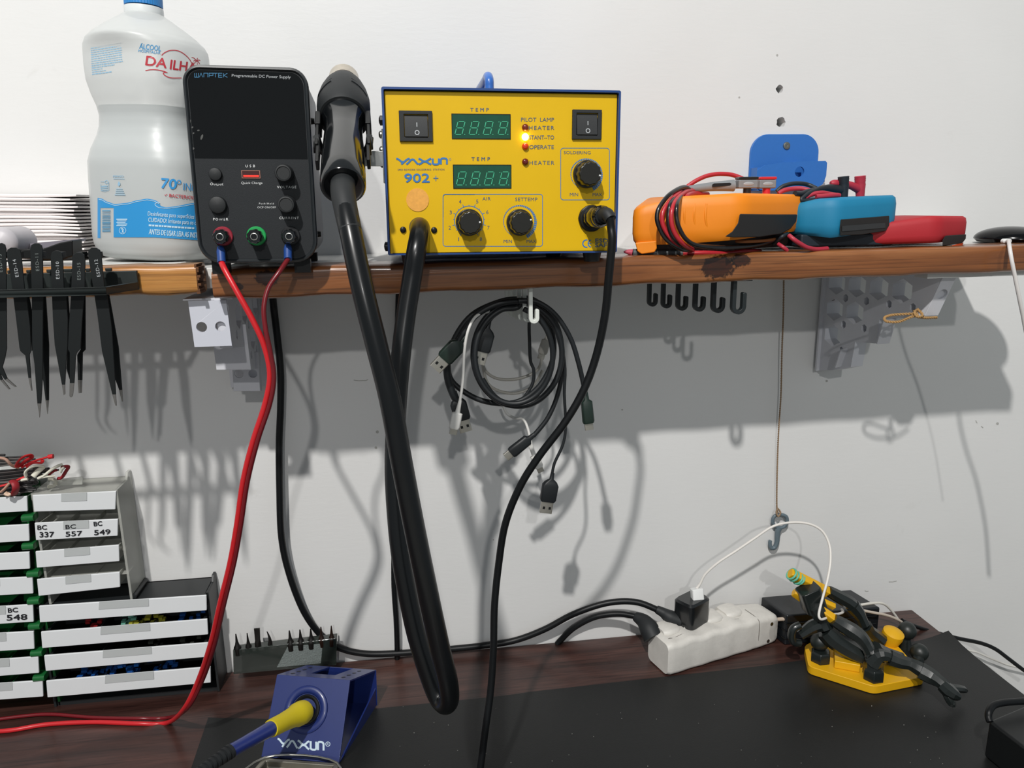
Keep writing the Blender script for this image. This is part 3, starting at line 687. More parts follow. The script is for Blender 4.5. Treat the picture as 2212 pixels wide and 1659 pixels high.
# ---------------------------------------------------------------- alcohol bottle
BY = -.086; bs = (BY + .79) / FPX
B0 = P(350, 567, BY); bot = T('alcohol_bottle', 'translucent white plastic bottle of alcohol with blue cap behind the power supply', 'bottle', (B0.x, BY, 1.2116), ry=.045)
def zpx(py): return P(338, py, BY).z - 1.2116
def rpx(py, r): return (P(338 + r, py, BY) - P(338, py, BY)).length
PR = [(567, 100), (562, 116), (552, 127), (535, 133), (517, 135), (455, 135), (400, 135), (362, 134), (335, 126), (308, 113), (288, 107), (265, 105), (244, 109), (220, 118), (190, 126), (160, 128), (118, 128), (104, 124), (92, 113), (76, 92), (58, 66), (42, 42), (34, 34), (26, 33)]
prof = [(max(zpx(y) - zpx(566), 0) + .0003 * i * .01, rpx(y, r) * .97) for i, (y, r) in enumerate(PR)]
def rad(z):
    if z <= prof[0][0]: return prof[0][1]
    for (z0, r0), (z1, r1) in zip(prof, prof[1:]):
        if z <= z1: return r0 + (r1 - r0) * (z - z0) / (z1 - z0)
    return 0
PHI = math.radians(-24)
def sec(z, a, k=1.0):
    r = rad(z) * k; nk = min(1, max(0, (zpx(90) - z) / .01 + 0)) ; pw = 2 + .7 * nk; b = 1 - .2 * nk; sc = 1 + .035 * nk
    c, s = math.cos(a), math.sin(a); rr = r * sc / ((abs(c) ** pw + abs(s / b) ** pw) ** (1 / pw))
    x, y = rr * c, rr * s; return V((x * math.cos(PHI) - y * math.sin(PHI), x * math.sin(PHI) + y * math.cos(PHI), z))
def shell(zs, k=1.0, seg=72):
    m = M(); vs = [sec(z, 2 * pi * i / seg, k) for z in zs for i in range(seg)]; fs = []
    for j in range(len(zs) - 1):
        for i in range(seg): i2 = (i + 1) % seg; fs.append((j * seg + i, j * seg + i2, (j + 1) * seg + i2, (j + 1) * seg + i))
    fs += [tuple(range(seg))[::-1], tuple(range((len(zs) - 1) * seg, len(zs) * seg))]
    return m.add(vs, fs)
zz = []
for (z0, _), (z1, _) in zip(prof, prof[1:]): zz += [z0 + (z1 - z0) * i / 3 for i in range(3)]
zz.append(prof[-1][0])
bot.part('body', shell(zz), mat('milky_plastic', '#d6d9d8', .36, var=.02, alpha=.6, sub=0), ang=60)
lvl = zpx(236); zl = [z for z in zz if z < lvl] + [lvl]
bot.part('liquid', shell([max(z, .001) for z in zl], .975), mat('milky_liquid', '#9aa5a9', .3, var=.02), ang=50)
m = M(); nk = zpx(26); r = prof[-1][1]
m.lathe([(r * 1.27, nk - .003), (r * 1.29, nk), (r * 1.27, nk + .003), (r, nk + .0035)], None, 40); bot.part('neck_ring', m, mat('neck_plastic', '#d8dcdc', .3))
m = M(); m.lathe([(r * 1.24, nk + .004), (r * 1.24, nk + .022), (r * 1.18, nk + .0245), (1e-6, nk + .025)], None, 90, scal=.012, ns=45); bot.part('cap', m, mat('cap_blue', '#2a7cc0', .4))
def bproj(px, py, off=.0003):
    c = bot.L(CAM); d_ = (bot.r @ ray(px, py)).normalized()
    t = (c.length - .09); 
    def inside(p):
        if p.z < 0 or p.z > prof[-1][0]: return False
        q = V((p.x * math.cos(-PHI) - p.y * math.sin(-PHI), p.x * math.sin(-PHI) + p.y * math.cos(-PHI), 0)); a = math.atan2(q.y, q.x)
        s_ = sec(p.z, a); return q.length < math.hypot(s_.x, s_.y)
    for i in range(90):
        if inside(c + d_ * t): break
        t += .0016
    else:
        t = c.length
    lo, hi = t - .0016, t
    for i in range(12):
        mid = (lo + hi) / 2
        if inside(c + d_ * mid): hi = mid
        else: lo = mid
    return c + d_ * (lo - off)
BL1 = mat('bottle_blue', '#2e8fcd', .4, var=.02); BLD = mat('bottle_deep_blue', '#3f8fc0', .5, var=0); BRD_ = mat('bottle_red', '#b5303c', .45, var=0); BTX = mat('bottle_fine_print', '#8fb6cf', .5, var=0); BWH = mat('bottle_white_print', '#b9d7e8', .45, var=0)
e1 = lambda x, y: (180 + x / 8.296, 60 + y / 8.296); e2 = lambda x, y: (190 + x / 8.296, 340 + y / 8.296)
d = Dc(bproj, e1)
d.text('ALCOOL', 1000, 372, 1385, 418, 92, .02); d.stroke([(1035, 290), (1062, 280)], 12); d.text('HOSPITALAR', 985, 432, 1378, 474, 46, .015)
bot.part('alcohol_lettering', d.m, BLD)
d = Dc(bproj, e1); rnd = random.Random(2)
for i in range(14):
    y = 268 + i * 41; xr = [690, 690, 690, 690, 690, 695, 695, 695, 705, 560, 350, 400, 505, 0][i]
    if not xr: continue
    x = 130 + i * 2; yy = lambda X: y + 5 + (690 - X) * .17 * (1 - i * .02)
    while x < xr:
        w = rnd.uniform(18, 60); x2 = min(x + w, xr); d.stroke([(x, yy(x)), ((x + x2) / 2, yy((x + x2) / 2)), (x2, yy(x2))], 17 if i not in (8, 9, 12) else 22); x = x2 + 9
bot.part('fine_print', d.m, BTX, label='block of small blue print')
d = Dc(bproj, e1)
d.text('DA', 1112, 668, 1485, 722, 165, .03); d.text('ILHA', 1552, 740, 2020, 800, 165, .03)
d.stroke([(1402, 495), (1450, 450), (1530, 412), (1620, 402), (1720, 420), (1820, 480), (1900, 560), (1950, 648)], 15, smooth=4)
d.stroke([(1112, 768), (1200, 752), (1300, 752), (1400, 768), (1500, 800), (1450, 800), (1435, 825), (1480, 865), (1560, 895), (1680, 900), (1760, 898)], 16, smooth=3)
for a in ((1940, 530), (1975, 600), (2050, 545), (2095, 590), (2085, 650), (1990, 650)): d.stroke([(2035, 600), ((2035 + a[0]) / 2, (600 + a[1]) / 2 - 18), a], 15, smooth=3)
d.stroke([(2038, 600), (2045, 660)], 10)
bot.part('red_logo', d.m, BRD_, label='red lettering with arch, palm and wave line')
# blue wave band
def wy(x):
    pts = [(160, 722), (250, 740), (330, 790), (480, 838), (700, 815), (900, 765), (1060, 740), (1180, 760), (1290, 812), (1291, 870), (1400, 895), (1550, 880), (1870, 820), (2100, 790)]
    for (a, b), (c, e) in zip(pts, pts[1:]):
        if x <= c: t = (x - a) / (c - a); t = t * t * (3 - 2 * t) * .4 + t * .6; return b + (e - b) * t
    return 790
d = Dc(bproj, e2); NXB, NYB = 60, 8
def grid(x0, x1, f0, f1, nx, ny):
    vs = [(x0 + (x1 - x0) * i / nx, f0(x0 + (x1 - x0) * i / nx) * (1 - j / ny) + f1(x0 + (x1 - x0) * i / nx) * (j / ny)) for j in range(ny + 1) for i in range(nx + 1)]
    d.put(vs, [(j * (nx + 1) + i, j * (nx + 1) + i + 1, (j + 1) * (nx + 1) + i + 1, (j + 1) * (nx + 1) + i) for j in range(ny) for i in range(nx)])
bt = lambda x: 1432 - max(0, 480 - x) * .03 + max(0, x - 1200) * .065
grid(172, 222, wy, lambda x: 1445, 4, 8); grid(222, 460, wy, lambda x: 905, 10, 3); grid(460, 2050, wy, bt, 70, 9)
bot.part('blue_wave_band', d.m, BL1)
fp = lambda px, py: bproj(px, py, .0006)
d = Dc(fp, e2)
pts = [(x, wy(x) + 22) for x in range(190, 1290, 30)]; d.stroke(pts, 9)
d.stroke([(1290, 815), (1215, 820), (1205, 850), (1260, 895), (1380, 912), (1550, 900), (1900, 838), (2060, 825)], 9, smooth=3)
d.text('Desinfetante para superficies fixas', 1072, 1040, 2050, 1112, 74, .01); d.text('CUIDADO! Irritante para os olhos', 1080, 1152, 2060, 1216, 74, .015)
x = 1090
while x < 1900: w = rnd.uniform(25, 80); d.stroke([(x, 1215 + (x - 1090) * .07), (x + w, 1215 + (x + w - 1090) * .07)], 32); x += w + 10
d.text('ANTES DE USAR LEIA AS INSTRUCOES', 1092, 1375, 2210, 1462, 92, .02)
d.ring(620, 1310, 60, 8); d.stroke([(590, 1260), (650, 1360)], 9); d.stroke([(610, 1265), (635, 1300), (610, 1350)], 14)
for i in range(5): d.stroke([(510 + (i % 2) * 14, 1110 + i * 28), (705 - (i % 3) * 16, 1110 + i * 28)], 14 if i else 22)
bot.part('white_lettering', d.m, BWH)
d = Dc(fp, e2); d.text('70', 1305, 545, 1580, 568, 172, .03); d.ring(1632, 442, 32, 15, 20); d.text('INPM', 1705, 585, 2030, 612, 130, -.005); bot.part('strength_lettering', d.m, BL1)
d = Dc(fp, e2); d.text('BACTERICIDA', 1455, 708, 1990, 762, 56, .02); d.stroke([(1372, 668), (1388, 684), (1420, 655)], 10); bot.part('red_lettering', d.m, BRD_)
d = Dc(fp, e2)
d.text('PERIGO:', 448, 358, 645, 358, 36, .01); d.stroke([(455, 382), (655, 388)], 8)
d.poly([(552, 425), (575, 455), (580, 490), (556, 520), (532, 495), (535, 465)])
for i, (a, b) in enumerate(((505, 618), (495, 638), (492, 650), (478, 668))): d.stroke([(a, 566 + i * 35), (b, 568 + i * 35)], 15)
d.stroke([(225, 437), (310, 437)], 7); d.ring(332, 440, 28, 9, 14); d.stroke([(370, 440), (372, 590), (305, 612), (235, 600), (228, 480)], 7)
for i in range(3): d.stroke([(240, 520 + i * 35), (350, 512 + i * 35)], 20 - 5 * i)
bot.part('warning_print', d.m, BTX)
d = Dc(fp, e2); y = 945
while y < 1345: h = rnd.choice((6, 9, 14, 20)); d.stroke([(255, y + h / 2 + 3), (402, y + h / 2)], h); y += h + rnd.choice((6, 10, 16))
bot.part('barcode', d.m, mat('barcode_blue', '#5d93b4', .5, var=0))

# ---------------------------------------------------------------- folded papers and small things on the left shelf
PAP = mat('folded_paper', '#e9e3e2', .8, var=.04, vs=20)
xr = P(196, 480, -.06).x; zt = P(100, 417, -.075).z; z0 = 1.2125; N = 18
rnd = random.Random(11); hh = (zt - z0) / N
for i in range(N):
    m = M(); x1 = xr - rnd.uniform(0, .006); ph = rnd.uniform(0, 6); nn = 26; vs = []; za = z0 + hh * i
    y0 = -.082 + rnd.uniform(0, .004)
    secs = []
    for j in range(nn + 1):
        x = -.46 + (x1 + .46) * j / nn; a = .0007 * math.sin(ph * 0 + x * 40 + i * .25); fade = min(1, (nn - j) / 3)
        secs.append((x, y0, -.004, za + a + .0002, za + a + hh * (.55 + .41 * fade), .0012))
    m.loft(secs, n=2)
    o = m.build('folded_paper', PAP); tag(o, 'folded white paper sheet in the stack left of the alcohol bottle', 'paper', 'folded papers stacked on the left shelf')
c = P(262, 481, -.04); R_ = .0315
m = M(); m.lathe([(R_ - .001, 0), (R_, .001), (R_, .012), (R_ - .0008, .0125), (R_ - .0008, .030), (R_ - .002, .031), (1e-6, .031)], axes((0, 0, R_), (0, 1, 0)), 48)
lid = T('round_jar', 'white round plastic jar lying on its side, half hidden behind the alcohol bottle', 'jar', (c.x, -.037, 1.2117))
lid.part('jar_body', m, WHT)
c = P(-2, 525, -.155)
m = M(); m.lathe([(.0120, 0), (.0118, .002), (.0085, .0055), (1e-6, .0072)], axes((c.x, -.150, c.z), (0, -1, 0)), 32); m.lathe([(.0120, 0), (.0120, .03), (1e-6, .03)], axes((c.x, -.150, c.z), (0, 1, 0)), 32)
tag(m.build('plastic_disc', mat('grey_lid', '#b8b4b8', .45)), 'pale grey rounded cap at the left edge of the shelf', 'cap')
q = [P(*a, -.15) for a in ((38, 558), (50, 538), (96, 537), (132, 524), (161, 518), (162, 553), (150, 556), (138, 562))]
m = M(); m.prism([(a.x, a.z) for a in q], -.154, -.135, XZ)
tool = T('wedge_tool', 'black wedge-shaped plastic tool lying behind the tweezers rack', 'tool', (q[0].x, -.15, 1.2112)); m.v = [tool.L(v) for v in m.v]; tool.part('tool_body', m, BLK, bevel=.001)
q = [P(*a, -.144) for a in ((30, 536), (52, 527), (158, 517), (158, 523), (132, 528), (96, 541), (50, 543))]; m = M(); m.prism([(a.x, a.z) for a in q], -.134, -.120, XZ); m.v = [tool.L(v) for v in m.v]; tool.part('blade', m, mat('lilac_grey', '#8f8a94', .4, metal=.4))

# ---------------------------------------------------------------- tweezers rack and six tweezers
RK = mat('rack_black', '#1e2524', .5, var=.08)
tw = lambda x, y: (x / 3.772, 520 + y / 3.77)
def tp(x, y, v): return P(*tw(x, y), v)
a = tp(862, 378, -.207); b = tp(862, 440, -.207)
rk = T('tweezers_rack', 'black plastic rack clamped on the left shelf edge, holding six black tweezers', 'rack', (a.x, -.1665, b.z))
H_ = a.z - b.z; xl = -.26
m = M(); m.box((xl, -.0405, 0), (0, -.0375, H_)); m.box((xl, -.003, 0), (.010, -.0003, .0140))
m.hexa([(0, -.0405, 0), (.010, -.003, 0), (.007, -.003, 0), (-.003, -.0375, 0), (0, -.0405, H_), (.010, -.003, H_), (.007, -.003, H_), (-.003, -.0375, H_)])
for x in (-.017, -.042, -.063, -.085, -.108, -.14, -.17): m.box((x - .0022, -.0385, 0), (x + .0022, -.002, .0022))
rk.part('rail', m, RK, bevel=.0004)
m = M(); X0 = rk.L(tp(905, 290, -.1695)).x
for x0_, x1_ in ((860, 912), (700, 735), (520, 590), (380, 420), (215, 250), (60, 80)):
    p0 = rk.L(tp(x0_, 280, -.1695)); p1 = rk.L(tp(x1_, 280, -.1695)); m = M(); m.box((p0.x, -.0029, .0141), (p1.x, -.0004, .0165)); rk.part('tab', m, RK, bevel=.0005)
TB = mat('tweezer_coating', '#111516', .55, spec=.3, var=.1, vs=400); TL = mat('faint_print', '#6f7674', .5, var=0)
TW = [
 ('ESD-13', 'black tweezers with bent tips, leftmost in the rack',
  [(-45, 70), (-20, 25), (12, 18), (38, 32), (48, 70), (50, 440), (53, 880), (38, 960), (18, 1030), (57, 1122), (40, 1135), (0, 1080), (-14, 1030), (-5, 900), (-25, 440)], [(40, 1135), (58, 1122), (132, 1190), (120, 1192)], [(-60, 440), (-26, 440), (-14, 900), (-20, 1040), (20, 1130), (5, 1140), (-40, 1060), (-50, 900)], [(5, 1140), (20, 1130), (82, 1210), (70, 1212)], (20, 255, 12, 110)),
 ('ESD-14', 'black tweezers marked ESD-14 with a needle-thin tip, second from left in the rack',
  [(52, 110), (62, 72), (90, 56), (130, 56), (160, 70), (170, 105), (198, 385), (212, 440), (244, 700), (252, 895), (238, 930), (250, 1118), (230, 1118), (205, 935), (165, 900), (157, 870), (130, 640), (105, 440), (80, 250)], [(231, 1118), (250, 1118), (260, 1222), (253, 1222)], [(216, 440), (232, 440), (262, 600), (266, 850), (258, 900), (246, 700)], None, (153, 292, 128, 150)),
 ('ESD-11', 'long black tweezers with faint marking and straight needle tips, third from left in the rack',
  [(246, 75), (256, 35), (285, 20), (315, 22), (338, 38), (346, 75), (350, 440), (346, 900), (345, 1130), (333, 1325), (303, 1325), (280, 1010), (262, 880), (258, 440)], [(303, 1325), (333, 1325), (326, 1395), (321, 1440), (316, 1395)], [(352, 440), (370, 440), (397, 850), (396, 1300), (370, 1300), (349, 1130)], [(370, 1300), (396, 1300), (386, 1412)], (320, 245, 312, 105)),
 ('ESD-10', 'black tweezers clearly marked ESD-10 with small steel tip, third from right in the rack',
  [(412, 130), (422, 95), (450, 80), (480, 82), (503, 97), (510, 140), (520, 385), (538, 440), (552, 640), (550, 850), (536, 1020), (528, 1172), (503, 1172), (445, 850), (430, 640), (422, 440)], [(503, 1172), (528, 1172), (529, 1252), (518, 1258)], [(541, 440), (552, 440), (572, 700), (575, 900), (566, 1130), (540, 1040), (552, 850)], None, (484, 310, 480, 170)),
 ('ESD-15', 'black tweezers with two flat blunt steel tips, second from right in the rack',
  [(588, 155), (592, 118), (622, 97), (660, 97), (688, 116), (693, 155), (690, 385), (668, 640), (655, 880), (625, 912), (616, 945), (603, 1160), (567, 1160), (567, 910), (552, 885), (560, 700), (578, 440)], [(567, 1160), (603, 1158), (592, 1262), (584, 1275), (570, 1274), (565, 1262)], [(672, 440), (694, 440), (695, 888), (672, 912), (668, 1135), (633, 1135), (628, 930), (657, 884)], [(633, 1135), (668, 1135), (664, 1240), (640, 1242)], (657, 320, 655, 180)),
 ('ESD-12', 'black tweezers marked ESD-12 hanging at the right end of the rack',
  [(716, 115), (722, 75), (748, 56), (785, 58), (812, 76), (824, 115), (850, 385), (872, 440), (908, 700), (936, 1130), (943, 1252), (914, 1252), (830, 900), (792, 600), (768, 440)], [(914, 1252), (943, 1252), (948, 1345), (939, 1342)], [(874, 440), (888, 440), (965, 870), (994, 1215), (970, 1215), (938, 1130), (910, 700)], [(970, 1215), (994, 1215), (999, 1310), (992, 1310)], (818, 290, 794, 150))]
for nm, lb, fa, ft, ra, rt, tx in TW:
    YF, YR = -.1985, -.188
    c = tp(sum(p[0] for p in fa) / len(fa), 410, YF)
    t = T('tweezers', lb, 'tweezers', c, group='tweezers hanging in the rack')
    def arm(poly, y, th): m = M(); q = [t.L(tp(*p, y)) for p in poly]; m.prism([(a.x, a.z) for a in q], q[0].y, q[0].y + th, XZ); return m
    f = t.part('arm', arm(fa, YF, .0012), TB, bevel=.0002); t.part('tip', arm(ft, YF + .0001, .0009), STLD, par=f)
    top = [(p[0] + (14 if p[1] < 1000 else 0), p[1]) for p in fa if p[1] < 400]
    r_ = t.part('arm', arm(ra, YR, .0012), TB, bevel=.0002)
    if rt: t.part('tip', arm(rt, YR + .0001, .0009), STLD, par=r_)
    sh = M(); q = [t.L(tp(*p, YR)) for p in fa if p[1] < 395]; sh.prism([(a.x, a.z) for a in q], YR - .0002 - c.y, YR + .0010 - c.y, XZ); t.part('upper_arm', sh, TB)
    sp_ = M(); q0 = t.L(tp(sum(p[0] for p in fa[:6]) / 6, 95, YF)); sp_.box((q0.x - .002, .0012, q0.z - .004), (q0.x + .002, YR - YF - .0003, q0.z)); t.part('joint', sp_, TB)
    d = Dc(lambda x, y: t.L(P(x, y, YF - .0001)), tw); d.text(nm, tx[0], tx[1], tx[2], tx[3], 27); t.part('marking', d.m, LABP if nm in ('ESD-10', 'ESD-14', 'ESD-12') else TL)
# ---------------------------------------------------------------- multimeters on the right of the shelf
def chaikin(p, n=2):
    for _ in range(n):
        o = []
        for i in range(len(p)): a, b = p[i], p[(i + 1) % len(p)]; o += [(a[0] * .75 + b[0] * .25, a[1] * .75 + b[1] * .25), (a[0] * .25 + b[0] * .75, a[1] * .25 + b[1] * .75)]
        p = o
    return p
def fillet(p, r, n=5):
    o = []
    for i in range(len(p)):
        a, b, c = V((*p[i - 1], 0)), V((*p[i], 0)), V((*p[(i + 1) % len(p)], 0)); k = min(r, (a - b).length * .45, (c - b).length * .45)
        q0 = b + (a - b).normalized() * k; q1 = b + (c - b).normalized() * k
        for j in range(n + 1): t = j / n; q = q0 * (1 - t) ** 2 + b * 2 * t * (1 - t) + q1 * t * t; o.append((q.x, q.y))
    return o
def inset(p, d):
    n = len(p); cx = sum(a[0] for a in p) / n; cy = sum(a[1] for a in p) / n; o = []
    for x, y in p: L = math.hypot(x - cx, y - cy); o.append((x - (x - cx) / L * d, y - (y - cy) / L * d))
    return o
def puck(plan, zt, zb, layers=((0, .004), (.10, .0012), (.3, 0), (.75, 0), (.93, .0010), (1, .0035))):
    m = M(); n = len(plan); vs = []
    for t, d in layers:
        q = inset(plan, d); vs += [(x, y, zb(x, y) * (1 - t) + zt(x, y) * t) for x, y in q]
    fs = [tuple(range(n))[::-1], tuple(range((len(layers) - 1) * n, len(layers) * n))]
    for j in range(len(layers) - 1):
        for i in range(n): i2 = (i + 1) % n; fs.append((j * n + i, j * n + i2, (j + 1) * n + i2, (j + 1) * n + i))
    return m.add(vs, fs)
def xy(px, y, py=480): a = P(px, py, y); return (a.x, a.y)
def lerpz(pts):
    pts = sorted(pts)
    def f(x, y=0):
        if x <= pts[0][0]: return pts[0][1]
        for (a, b), (c, d) in zip(pts, pts[1:]):
            if x <= c: return b + (d - b) * (x - a) / (c - a)
        return pts[-1][1]
    return f
def onwall(A, B):
    """vertical plane through plan points A and B"""
    n = V((B[1] - A[1], -(B[0] - A[0]), 0)).normalized()
    if n.y > 0: n = -n
    def f(px, py, off=0):
        d = ray(px, py); o = V((A[0], A[1], 0)) + n * off; t = (o - CAM).dot(n) / d.dot(n); return CAM + d * t
    f.n = n; return f
def slab(poly, f, o0, o1):
    m = M(); n = len(poly); vs = [f(x, y, o0) for x, y in poly] + [f(x, y, o1) for x, y in poly]
    return m.add(vs, [tuple(range(n))[::-1], tuple(range(n, 2 * n))] + [(i, (i + 1) % n, n + (i + 1) % n, n + i) for i in range(n)])
def loc(t, m): m.v = [t.L(v) for v in m.v]; return m
ORG = mat('orange_rubber', '#e8850f', .5, var=.04, bump=.02, bs=900); TEAL = mat('teal_rubber', '#12789f', .6, var=.05, bump=.04, bs=900); REDR = mat('red_rubber', '#a81e28', .62, var=.05, bump=.04, bs=900)
DKP = mat('dark_panel', '#1f1d1c', .6, var=.1)
# orange
A, B, C_ = xy(1363, -.157), xy(1606, -.180), xy(1737, -.140)
plan = fillet([A, xy(1480, -.170), B, C_, (C_[0] + .002, -.07), (.30, -.050), (.225, -.08)], .011)
zt = lerpz([(xy(1363, -.157)[0], P(1364, 452, -.15).z), (xy(1470, -.165)[0], P(1470, 424, -.165).z), (xy(1590, -.178)[0], P(1590, 417, -.178).z), (C_[0], P(1735, 420, -.15).z)])
zb = lerpz([(A[0], P(1364, 528, -.157).z), (xy(1430, -.16)[0], P(1430, 530, -.165).z), (xy(1540, -.175)[0], P(1540, 523, -.175).z), (C_[0], P(1735, 500, -.14).z + .001)])
om = T('multimeter', 'orange multimeter with red and black leads wound around it', 'multimeter', (.26, -.11, 1.2108), group='multimeters in a row on the shelf')
om.part('case', loc(om, puck(plan, zt, zb)), ORG, ang=50)
f = onwall(B, C_)
pan = [(1598, 462), (1660, 463), (1722, 463), (1720, 478), (1708, 494), (1688, 505), (1640, 512), (1585, 513), (1566, 511), (1582, 500), (1594, 482)]
om.part('battery_cover', loc(om, slab(pan, f, -.006, .0026)), DKP, bevel=.0008, label='black end panel')
g = onwall(A, B)
for x in (1478, 1499, 1524):
    m = M(); m.tube([g(x + 2, 440, .0002), g(x, 465, .0012), g(x + 2, 485, .0006), g(x + 9, 504, -.0012)], .0011, 8, 5); om.part('grip_rib', loc(om, m), ORG)
m = slab([(1372, 524), (1418, 520), (1419, 536), (1414, 545), (1386, 549), (1377, 543)], g, -.006, .001); om.part('probe_clip', loc(om, m), ORG, bevel=.001)
m = M(); m.tube([P(1560, 518, -.15), P(1600, 522, -.17), P(1660, 519, -.16), P(1705, 509, -.13)], .0013, 8); om.part('stand_edge', loc(om, m), mat('brown_plastic', '#7a4419', .6))
m = M(); mm = puck(inset(plan, .010), lambda x, y: zb(x, y) + .004, lambda x, y: 1.2126, ((0, .002), (.2, 0), (1, 0))); om.part('lower_body_or_shade', loc(om, mm), mat('shade_brown_black', '#1f1512', .7))  # dark slab added to stand for the shade and wires under the case
for pa, fr in (([(1364, 484), (1440, 474)], g), ([(1470, 470), (1530, 462), (1596, 456)], g)):
    pass
# teal
A2, B2, C2_ = xy(1715, -.145), xy(1803, -.168), xy(1940, -.150)
plan = fillet([A2, B2, C2_, (C2_[0] + .003, -.08), (.40, -.045), (.35, -.06)], .010)
zt = lerpz([(A2[0], P(1735, 441, -.15).z), (xy(1790, -.165)[0], P(1790, 428, -.165).z), (C2_[0], P(1937, 421, -.15).z)])
zb = lerpz([(A2[0], P(1735, 505, -.15).z), (xy(1800, -.165)[0], P(1800, 514, -.165).z), (C2_[0], P(1937, 495, -.15).z)])
tm = T('multimeter', 'teal blue multimeter with black and red elbow plugs on top', 'multimeter', (.42, -.11, 1.2118), group='multimeters in a row on the shelf')
tm.part('case', loc(tm, puck(plan, zt, zb)), TEAL, ang=50)
f = onwall(B2, C2_)
pan = [(1816, 474), (1870, 470), (1921, 466), (1921, 486), (1913, 499), (1860, 507), (1815, 509), (1814, 490)]
o = tm.part('battery_cover', loc(tm, slab(pan, f, -.006, .0012)), DKP, bevel=.0006, label='black end panel')
tm.part('cover_recess', loc(tm, slab([(1819, 488), (1912, 481), (1913, 492), (1819, 500)], f, .001, .0018)), mat('charcoal_plastic', '#2f3132', .5), par=o)
m = M(); m.box((B2[0] - .02, -.150, 1.2120), (C2_[0] - .002, -.075, 1.2235)); tm.part('lower_body_or_shade', loc(tm, m), mat('navy_plastic', '#14202a', .6), bevel=.002)
# red
A3, B3, C3_ = xy(1868, -.148), xy(2030, -.164), xy(2094, -.140)
plan = fillet([A3, B3, C3_, (C3_[0] + .003, -.085), (.52, -.05), (.44, -.07)], .009)
zt = lerpz([(A3[0], P(1870, 489, -.15).z), (xy(1960, -.16)[0], P(1955, 475, -.16).z), (xy(2010, -.16)[0], P(2015, 466, -.16).z), (C3_[0], P(2092, 467, -.14).z)])
zb = lerpz([(A3[0], 1.2128), (B3[0] - .03, 1.2135), (C3_[0], P(2092, 519, -.14).z)])
rm = T('multimeter', 'red multimeter with dark lower corner, lying right of the teal one', 'multimeter', (.49, -.11, 1.2122), group='multimeters in a row on the shelf')
rm.part('case', loc(rm, puck(plan, zt, zb)), REDR, ang=50)
f = onwall(B3, C3_)
rm.part('corner_cover', loc(rm, slab([(2042, 509), (2087, 506), (2086, 516), (2078, 526), (2036, 531), (2036, 519)], f, -.006, .0012)), DKP, bevel=.0006, label='black corner panel')
rm.part('orange_foot', loc(rm, slab([(2056, 530), (2082, 524), (2077, 532), (2060, 533)], f, -.004, .0014)), mat('bright_orange', '#e2521f', .5, var=0))

LR = mat('lead_red', '#b3252f', .38, var=.05, coat=.2); LB = mat('lead_black', '#161415', .33, var=.05, coat=.3); LG = mat('lead_grey', '#7c8083', .5, var=.05)
k6 = lambda x, y: (1340 + x / 6.506, 350 + y / 6.506); k7 = lambda x, y: (1600 + x / 6.144, 340 + y / 6.144)
def cz(k, l): return [P(*k(x, y), v) for x, y, v in l]
# wound leads of the orange meter: one red, one black
t = T('test_lead', 'black test lead with grey black-capped plug wound around the orange multimeter', 'test lead', P(1480, 405, -.15))
for l in ([(1000, 420, -.13), (900, 350, -.150), (700, 450, -.170), (560, 620, -.177), (515, 760, -.179), (540, 900, -.180), (640, 1080, -.180), (860, 1225, -.178), (1000, 1225, -.165), (1060, 1160, -.14)],
          [(920, 380, -.14), (800, 460, -.160), (710, 580, -.180), (675, 740, -.184), (690, 930, -.185), (780, 1100, -.184), (930, 1210, -.176), (1010, 1200, -.155)],
          [(930, 370, -.14), (850, 470, -.165), (795, 610, -.184), (790, 780, -.187), (830, 930, -.188), (920, 1080, -.187), (1060, 1165, -.184), (1300, 1195, -.180), (1650, 1195, -.170), (1950, 1160, -.160), (2250, 1060, -.150)]):
    m = M(); m.tube(cz(k6, l), .00185, 12, 8); t.part('wire', loc(t, m), LB)
m = M(); m.tube(cz(k6, [(925, 385, -.130), (1100, 365, -.130), (1300, 345, -.130), (1480, 335, -.130), (1590, 330, -.130)]), [.0027, .0034, .0040, .0046, .0052], 16, 6); gp = t.part('plug_grip', loc(t, m), LG, label='grey plug grip')
m = slab([k6(*a) for a in ((1290, 318), (1320, 300), (1540, 290), (1562, 305), (1545, 328), (1320, 352), (1290, 345))], lambda x, y, o: P(x, y, -.130 - .0042 - o), 0, .0008); t.part('grip_inlay', loc(t, m), LB, par=gp)
def capplug(t, x0, x1, capm, v):
    a = P(*k6(x0, 370), v); b = P(*k6(x1, 245), v); c = P(*k6(x1, 205), v)
    m = M(); m.box((a.x, v, a.z), (b.x, v + .010, b.z)); q = t.part('plug_body', loc(t, m), LG, bevel=.0012)
    m = M(); m.sph(((a.x + b.x) / 2, v + .0005, (a.z + b.z) / 2), .001, 16, (5.5, 1.2, 2.0)); t.part('finger_dent', loc(t, m), mat('light_grey', '#9a9d9f', .5) if 'light_grey' not in bpy.data.materials else bpy.data.materials['light_grey'], par=q)
    m = M(); m.box((a.x + .0002, v - .0002, b.z + .0001), (b.x + .0002, v + .0102, c.z)); t.part('plug_cap', loc(t, m), capm, bevel=.0008)
    m = M(); x = (a.x + b.x) / 2 + .001; m.cyl((x, v + .005, a.z - .008), (x, v + .005, a.z), .0035); t.part('plug_pin', loc(t, m), capm)
capplug(t, 1665, 1945, LB, -.136)
t2 = T('test_lead', 'red test lead with grey red-capped plug wound around the orange multimeter', 'test lead', P(1660, 390, -.12))
capplug(t2, 1957, 2200, mat('plug_red', '#c8242e', .4, var=.03), -.124)
